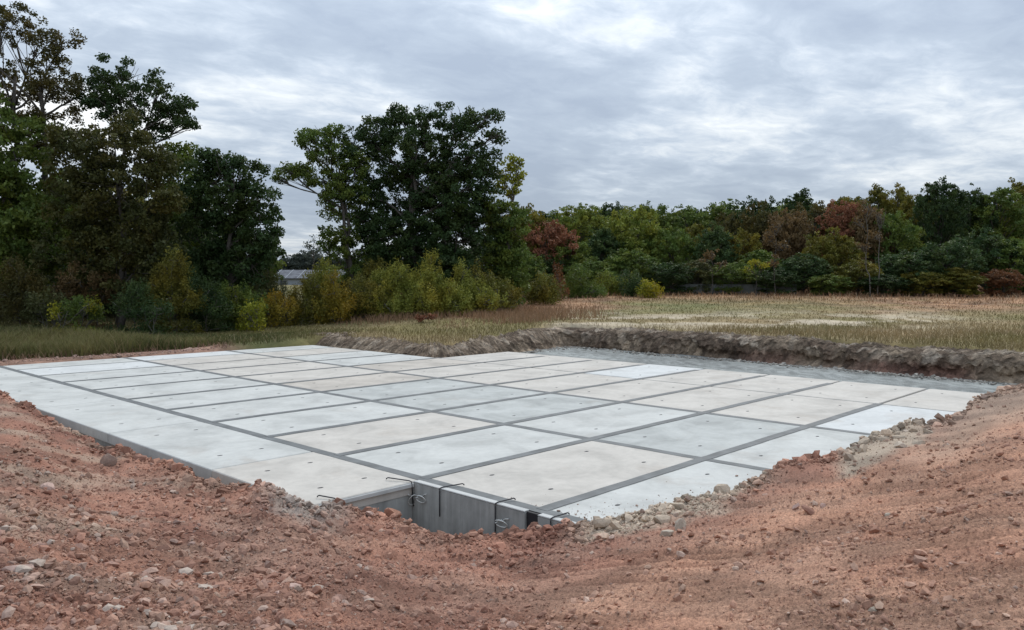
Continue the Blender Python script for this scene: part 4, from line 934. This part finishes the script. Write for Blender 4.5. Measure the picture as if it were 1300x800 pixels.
# ---- far treeline, read from left to right; label singles each out
FT = [  # px, top, depth, width px, leaf, stock, label
 (668, 258, 84, 60, 'olive', 0, 'olive tree just right of the slim yellow topped one'),
 (694, 276, 82, 62, 'red', 6, 'red maple nearest the central group'),
 (692, 262, 100, 50, 'dark', 2, 'dark pointed tree standing behind the red maple'),
 (735, 251, 98, 70, 'mid', 1, 'mid green round topped tree right of the red maple'),
 (720, 300, 82, 56, 'green', 0, 'lower green tree in front, right of the red maple'),
 (765, 284, 84, 52, 'blue', 2, 'blue green narrow tree left of the large light green tree'),
 (775, 250, 106, 60, 'dark', 4, 'dark tree on the skyline behind the large light green tree'),
 (808, 262, 86, 76, 'mid', 3, 'large light green tree with a broad dome, left half of the treeline'),
 (800, 312, 78, 60, 'green', 6, 'low dark green tree in front of the broad dome'),
 (825, 249, 112, 60, 'green', 1, 'green tree on the skyline above the broad dome'),
 (850, 285, 84, 60, 'green', 4, 'green tree right of the broad dome'),
 (872, 252, 110, 64, 'green', 0, 'rounded green skyline tree at the dip of the treeline'),
 (886, 278, 90, 48, 'olive', 2, 'olive yellow tree left of the dark conical one'),
 (907, 282, 82, 44, 'blue', 5, 'dark blue green conical tree in the middle of the treeline'),
 (922, 266, 92, 50, 'brown', 6, 'dull olive brown tree behind the dark conical one'),
 (915, 247, 112, 66, 'green', 3, 'green skyline tree over the olive brown one by the dark cone'),
 (938, 288, 84, 48, 'olive', 0, 'olive tree with yellowish foliage right of the dark cone'),
 (955, 243, 108, 60, 'dark', 4, 'dark skyline tree left of the brown crowned tree'),
 (966, 258, 90, 56, 'brown', 1, 'large olive brown tree, left of the tall thin pale trunks'),
 (962, 312, 80, 54, 'green', 2, 'low green tree in front of the olive brown one'),
 (1015, 231, 104, 52, 'dark', 2, 'dark ragged tree making the left peak of the skyline'),
 (998, 264, 86, 56, 'rust', 3, 'orange tinged tree with scattered red branches'),
 (1030, 246, 92, 66, 'brown', 0, 'broad brown gold tree left of the red crown'),
 (1020, 318, 78, 56, 'blue', 6, 'low blue green tree below the orange tinged one'),
 (1072, 247, 88, 58, 'red', 4, 'tree with dull red upper crown, right half of the treeline'),
 (1055, 290, 80, 62, 'olive', 1, 'olive tree in front of the brown gold one'),
 (1075, 236, 106, 56, 'olive', 6, 'olive skyline tree above the dull red crown'),
 (1100, 255, 86, 50, 'rust', 2, 'bare branching pale trunked tree right of the dull red crown'),
 (1112, 224, 98, 44, 'olive', 2, 'light spiky topped tree, left of the twin spiky tops'),
 (1138, 223, 100, 42, 'olive', 0, 'spiky topped tree, right of the twin spiky tops'),
 (1090, 326, 76, 50, 'olive', 6, 'low olive tree at the field edge below the pale trunks'),
 (1130, 268, 86, 64, 'green', 3, 'rounded green tree beneath the twin spiky tops'),
 (1165, 235, 96, 50, 'olive', 6, 'olive tree in the notch left of the tall dark tree'),
 (1192, 217, 90, 56, 'dark', 1, 'tall dark tree with lobed top, highest at the right'),
 (1150, 315, 76, 66, 'blue', 0, 'low dark blue green tree below the tall dark one, left'),
 (1200, 300, 76, 70, 'blue', 4, 'broad blue green tree in front of the tall dark one'),
 (1228, 228, 94, 58, 'dark', 3, 'dark tree right of the tall lobed one'),
 (1262, 226, 92, 62, 'green', 6, 'green skyline tree near the right edge'),
 (1250, 290, 80, 66, 'blue', 1, 'blue green tree below the skyline tree near the right edge'),
 (1300, 215, 96, 74, 'olive', 0, 'olive topped tree at the right edge of the picture'),
 (1290, 300, 78, 62, 'green', 3, 'green tree in front at the right edge'),
 (1215, 335, 74, 54, 'olive', 2, 'small yellow olive tree at the field edge, right'),
 (1272, 338, 74, 42, 'deepred', 6, 'small dark red tree at the field edge, far right'),
 (1170, 340, 74, 46, 'olive', 0, 'small olive tree at the field edge below the low blue green one'),
 (850, 330, 76, 54, 'dark', 3, 'dark shadowy tree behind the bright yellow bush'),
 (885, 325, 78, 50, 'twig', 2, 'grey twiggy tree left of the low dark blue one'),
 (930, 330, 77, 54, 'green', 4, 'low green tree below the olive yellow foliage'),
 (985, 340, 76, 50, 'dark', 1, 'dark low tree at the field edge left of the low blue green one'),
 (755, 325, 77, 56, 'green', 1, 'low green tree left of the low dark green one'),
 (1052, 345, 75, 46, 'green', 0, 'small green tree beside the low olive one'),
 (680, 320, 80, 56, 'dark', 3, 'dark tree below the red maple'),
 (1120, 345, 74, 48, 'dark', 6, 'dark small tree at the field edge below the rounded green one'),
]
for (a, b, c, d, e_, f_, g2_) in FT: far_tree(a, b, c, d, e_, g2_, f_)
tree_at(1105, 379, 73, [(1100, 262, 12, 8), (1118, 272, 10, 7), (1088, 280, 9, 7), (1112, 300, 9, 6), (1096, 312, 8, 6)], LM['rust'], 'tall thin pale trunked tree with bare forking limbs and few rusty leaves', seed=91, clump=.5, per=24, leaf=.2, dens=.5, tr=.065, bark='bark_pale', trunks=[(0, 0), (9, 0)], twigs=1.5)
tree_at(985, 379, 74, [(985, 285, 12, 8), (975, 300, 9, 7), (993, 312, 9, 7), (984, 330, 9, 6)], LM['rust'], 'thin trunked tree before the orange tinged one, leaves sparse', seed=92, clump=.5, per=28, leaf=.2, dens=.5, tr=.05, bark='bark', twigs=1.2)
tree_at(903, 379, 74, [(905, 322, 9, 5), (897, 330, 8, 5), (915, 336, 7, 4)], LM['rust'], 'slim sapling with dull orange leaves under the dark conical tree', seed=93, clump=.45, per=34, leaf=.19, dens=.8, tr=.035, bark='bark')
tree_at(960, 379, 73, [(958, 333, 10, 5), (966, 338, 7, 4), (950, 340, 6, 4)], LM['yellow'], 'small sapling with a pale yellow top against the dark wood', seed=94, clump=.4, per=30, leaf=.18, dens=.7, tr=.03, bark='bark')
# background wood showing only through gaps and beyond the frame edges
for k, (px, top, z, wd, mk, lab) in enumerate([
 (1360, 220, 92, 80, 'green', 'green tree'), (1430, 225, 92, 84, 'olive', 'olive tree'), (1340, 300, 78, 70, 'dark', 'dark tree'), (1410, 305, 78, 76, 'green', 'green tree')]):
    far_tree(px, top, z, wd, mk, ['green tree beyond the right edge of the picture', 'olive tree furthest beyond the right edge', 'dark tree in front beyond the right edge', 'low green tree furthest beyond the right edge'][k], k)
for k in range(30):
    px = 650+k*26+rnd.uniform(-8, 8); far_tree(px, max(245, 262-k*1.0)+rnd.uniform(-2, 8), 122+rnd.uniform(-3, 6), 70, ['green', 'dark', 'mid', 'olive'][k % 4], 'green tree deep in the wood behind the first rows of the treeline', k % 5, 'trees deep in the wood')
WL = ['dark tree behind the left group, beyond the left edge of the picture', 'green tree behind the left group, nearest the left edge', 'dark tree behind the stems of the tall open tree', 'olive tree behind the left side of the rounded olive brown tree', 'dark tree behind the right side of the rounded olive brown tree',
 'dark tree behind the join of the olive brown and dense dark trees', 'green tree behind the middle of the dense dark tree', 'low brown tree behind the brown orange bush at the far left', 'low dark tree behind the rusty branches, left undergrowth', 'low dark tree behind the blue green sumac', 'low green tree behind the tall olive bush, left undergrowth',
 'low dark tree in the shade under the dense dark tree', 'small green tree at the left side of the gap', 'low green tree beyond the left edge, under the dark one',
 'dark tree behind the stems of the left leaning green oak', 'dark tree behind the left stems of the central oak', 'green tree behind the middle of the central oak', 'dark tree behind the right limbs of the central oak', 'small dark tree at the right side of the gap', 'green tree between the central group and the red maple']
for k, (px, top, z, wd, mk) in enumerate(WOOD):
    far_tree(px, top, z, wd, mk, WL[k], k % 5, 'trees filling in behind the left hand trees' if px < 400 else 'trees filling in behind the central oaks')
# distant wood behind the gap at the left
for k in range(9):
    far_tree(352+k*14, [330, 322, 318, 314, 320, 324, 322, 326, 328][k], 230, 34, 'far', 'hazy grey green tree in the distant wood seen through the gap', k % 5, 'distant trees through the gap')
tree_at(397, 372, 120, [(400, 305, 6, 6), (392, 312, 5, 5), (405, 315, 5, 6), (398, 322, 7, 6)], LM['far'], 'thin sparse tree rising above the distant wood in the gap', seed=77, clump=.7, per=14, leaf=.3, dens=.5, tr=.1)
# extra trees screening the far left beyond the frame
tree_at(-70, 402, 47, [(-80, 120, 70, 60), (-90, 220, 80, 70), (-70, 320, 80, 60)], LM['green'], 'green tree just beyond the left edge of the picture', seed=15, per=60, dens=.8, clump=.8, leaf=.26)

# ------------------------------------------------------------------ the pale building in the gap
M['paleboard'] = simple('pale_boards', (.25, .27, .29), .7, 0, 3, .12)
M['roofgrey'] = simple('grey_roof_sheet', (.11, .115, .13), .95, 0, 1.2, .5)
M['glass'] = simple('dark_window', (.03, .035, .04), .2, 0, 3)
P = at(383, 362, 165); gz = 1.2
bld = empty('farm_building', (P[0], P[1], gz), 'long low pale building with a grey roof and dark openings, far off in the gap', 'building')
bld.rotation_euler = (0, 0, YAW-math.pi/2-.12)
mb = MB(); mb.box(-6, 12, 0, 8, -1, 2.0); wl = mb.build('wall', M['paleboard'], bld)
mb = MB(); mb.add([(-6.4, -.5, 1.95), (12.4, -.5, 1.95), (12.4, 4, 3.7), (-6.4, 4, 3.7), (-6.4, 8.5, 1.95), (12.4, 8.5, 1.95), (-6.4, -.5, 2.1), (12.4, -.5, 2.1), (12.4, 4, 3.85), (-6.4, 4, 3.85), (-6.4, 8.5, 2.1), (12.4, 8.5, 2.1)],
  [(6, 7, 8, 9), (9, 8, 11, 10), (0, 3, 2, 1), (3, 4, 5, 2), (0, 1, 7, 6), (4, 10, 11, 5), (0, 6, 9, 3), (3, 9, 10, 4), (1, 2, 8, 7), (2, 5, 11, 8)]); rf = mb.build('roof', M['roofgrey'], bld)
for k in range(7):
    mb = MB(); mb.add([(-6+k*2.6, -.5, 2.11), (-5.85+k*2.6, -.5, 2.11), (-5.85+k*2.6, 4, 3.87), (-6+k*2.6, 4, 3.87), (-6+k*2.6, -.5, 2.17), (-5.85+k*2.6, -.5, 2.17), (-5.85+k*2.6, 4, 3.93), (-6+k*2.6, 4, 3.93)], [(4, 5, 6, 7), (0, 1, 5, 4), (1, 2, 6, 5), (3, 0, 4, 7), (2, 3, 7, 6)]); mb.build('roof_seam', M['paleboard'], rf)
for x0, x1, z0, z1 in ((-4.6, -3.2, .2, 1.6), (.2, 1.9, -.6, 1.7), (4.5, 6, .3, 1.5), (8, 9.5, .3, 1.5)):
    mb = MB(); mb.box(x0, x1, -.04, .0, z0, z1); wn = mb.build('window', M['glass'], bld)
    mb = MB(); mb.box(x0-.12, x1+.12, -.07, -.041, z1, z1+.14); mb.box(x0-.12, x0, -.07, -.041, z0, z1); mb.box(x1, x1+.12, -.07, -.041, z0, z1); mb.build('window_frame', M['paleboard'], wn)
# ------------------------------------------------------------------ low grey fence under the far trees
M['fence'] = simple('weathered_fence', (.10, .11, .105), .85, 0, 2, .25)
A = at(842, 373.0, 77); Bp = at(1010, 373.5, 76); fz = [float(field_h(p[:1], p[1:2])[0]) for p in (A, Bp)]
fence = empty('fence', (A[0], A[1], fz[0]), 'low weathered grey fence along the foot of the far trees', 'fence')
n = 10
for k in range(n+1):
    f_ = k/n; p = A*(1-f_)+Bp*f_-A; zz = fz[0]*(1-f_)+fz[1]*f_-fz[0]; mb = MB(); mb.box(p[0]-.06, p[0]+.06, p[1]-.06, p[1]+.06, zz-.2, zz+1.02); mb.build('post', M['fence'], fence)
    if k < n:
        f2 = (k+1)/n; p2 = A*(1-f2)+Bp*f2-A; z2 = fz[0]*(1-f2)+fz[1]*f2-fz[0]; nx = np.array([-(p2-p)[1], (p2-p)[0], 0]); nx /= np.linalg.norm(nx); mb = MB(); nx = nx*.02
        V = [(*(p+nx)[:2], zz+.1), (*(p2+nx)[:2], z2+.1), (*(p2+nx)[:2], z2+.96), (*(p+nx)[:2], zz+.96), (*(p-nx)[:2], zz+.1), (*(p2-nx)[:2], z2+.1), (*(p2-nx)[:2], z2+.96), (*(p-nx)[:2], zz+.96)]
        mb.add(V, [(0, 1, 2, 3), (7, 6, 5, 4), (0, 4, 5, 1), (3, 2, 6, 7), (0, 3, 7, 4), (1, 5, 6, 2)]); mb.build('fence_panel', M['fence'], fence)

# ------------------------------------------------------------------ grass
def blades(name, u, v, h, wd, col, lean=.35, label='', cat=None, parent=None):
    n = len(u); z = field_h(u, v)-.02+.02; a = rng.random(n)*6.28; dx, dy = np.cos(a)*wd*.5, np.sin(a)*wd*.5; b = rng.random(n)*6.28; ll = h*lean*rng.random(n)
    mx_, my_ = np.cos(b)*ll, np.sin(b)*ll
    V = np.stack([np.c_[u-dx, v-dy, z], np.c_[u+dx, v+dy, z], np.c_[u+mx_*.4+dx*.6, v+my_*.4+dy*.6, z+h*.6], np.c_[u+mx_*.4-dx*.6, v+my_*.4-dy*.6, z+h*.6], np.c_[u+mx_, v+my_, z+h]], 1).reshape(-1, 3)
    i = np.arange(n)*5; F = np.concatenate([np.c_[i, i+1, i+2], np.c_[i, i+2, i+3], np.c_[i+3, i+2, i+4]])
    c = np.repeat(col, 5, 0); o = link(name, mesh_np(name, V, F, [M['grass']], {'tint': c})); o['kind'] = 'stuff'
    if label: o['label'] = label
    if parent: o.parent = parent
    if cat: o['category'] = cat
    return o
def place(n, smin, smax, tmin, tmax, p=1.0):
    k = rng.random(n); s = 1/((1/smin)*(1-k)+(1/smax)*k) if p else smin+(smax-smin)*k; t = rng.uniform(tmin, tmax, n)
    return CAM[0]+s*Fh[0]+t*s*Rh[0], CAM[1]+s*Fh[1]+t*s*Rh[1], s, t
def clear(u, v, m=-2.2):               # outside the excavation, its bank and the stony margin
    dp = in_pit(u, v); return dp < np.where((u < 13.6) & (v > 24), np.where(u > 8.5+1.2*fbm(v, u, 2, 5), -.3, -1.6), m)
u, v, s, t = place(112000, 25, 128, -.72, .80)
k = clear(u, v, -.7-1.1*rng.random(len(u))); u, v, s, t = u[k], v[k], s[k], t[k]
c = field_col(u, v); bare = rng.random(len(u)) < sst(.55, .95, c.sum(1))*.75; u, v, s, t, c = u[~bare], v[~bare], s[~bare], t[~bare], c[~bare]
tall = sst(62, 74, s)*sst(-.3, -.1, t)
h = (.06+.09*rng.random(len(u)))*(1+.6*fbm(u/2.5, v/2.5, 3, 601))*(1+1.1*sst(46, 37, s))+tall*(.12+.3*rng.random(len(u)))
c = c*(.85+.4*rng.random((len(u), 1))); pale = (rng.random(len(u)) < .10)[:, None]; c = np.where(pale, c*.4+np.array([.38, .30, .19])*.8, c)
blades('field_grass', u, v, np.maximum(h, .05), .0009*s, c, 1.2, 'short mixed green and brown grass of the open field', 'grass')
# tall weeds: the green band at the left and the edge of the undergrowth
u, v, s, t = place(95000, 29.5, 47, -.75, -.12)
edge = 27.9+.5*fbm(u/1.5, v*0, 3, 611); k = (v > edge) & (in_pit(u, v) < -.5) & (u < 9+8*sst(33, 40, s)+(rng.random(len(u))-.5)*3); u, v, s, t = u[k], v[k], s[k], t[k]
mass = sst(13, 4, u+.9*(s-36)*0)*.9+.1
h = (.35+.45*rng.random(len(u)))*mass*(1+.7*fbm(u/1.3, v/1.3, 3, 621))
g1 = np.array([.085, .095, .032]); g2 = np.array([.165, .150, .055]); g3 = np.array([.23, .18, .09]); f = np.clip(.5+1.6*fbm(u/3, v/3, 3, 631)+.25*sst(34, 44, s), 0, 1)[:, None]
c = (g1*(1-f)+g2*f)*(.7+.7*rng.random((len(u), 1))); pale = (rng.random(len(u)) < .18)[:, None]; c = np.where(pale, g3, c)
blades('tall_grass', u, v, np.maximum(h, .08), .0010*s, c, 1.1, 'dense tall green grass and weeds behind the slab at the left', 'grass')
# rust coloured grass at the edge of the central shrubs
u, v, s, t = place(26000, 42, 58, -.24, .16); k = clear(u, v); u, v, s, t = u[k], v[k], s[k], t[k]
c = np.array([.25, .155, .090])*(.75+.6*rng.random((len(u), 1))); k = (rng.random(len(u)) < sst(44, 50, s+5*fbm(u/4, v/4, 2, 641))*sst(.14, -.02, t)*sst(-.24, -.14, t)*.8)
blades('rust_grass', u[k], v[k], (.25+.3*rng.random(k.sum())), .0008*s[k], c[k], .9, 'rust brown seeding grass in front of the central shrubs', 'grass')
# red leaved weeds
tree_at(540, 407, 46, [(534, 404, 9, 3), (546, 403, 8, 3)], LM['red'], 'patch of bright red leaved weeds in the grass before the shrubs', 'red_weeds', 'plant', None, None, .2, 30, .12, 1.2, 88, 'bark', 1.0, .01)
print('tris', sum(len(o.data.polygons) for o in bpy.data.objects if o.type == 'MESH'))
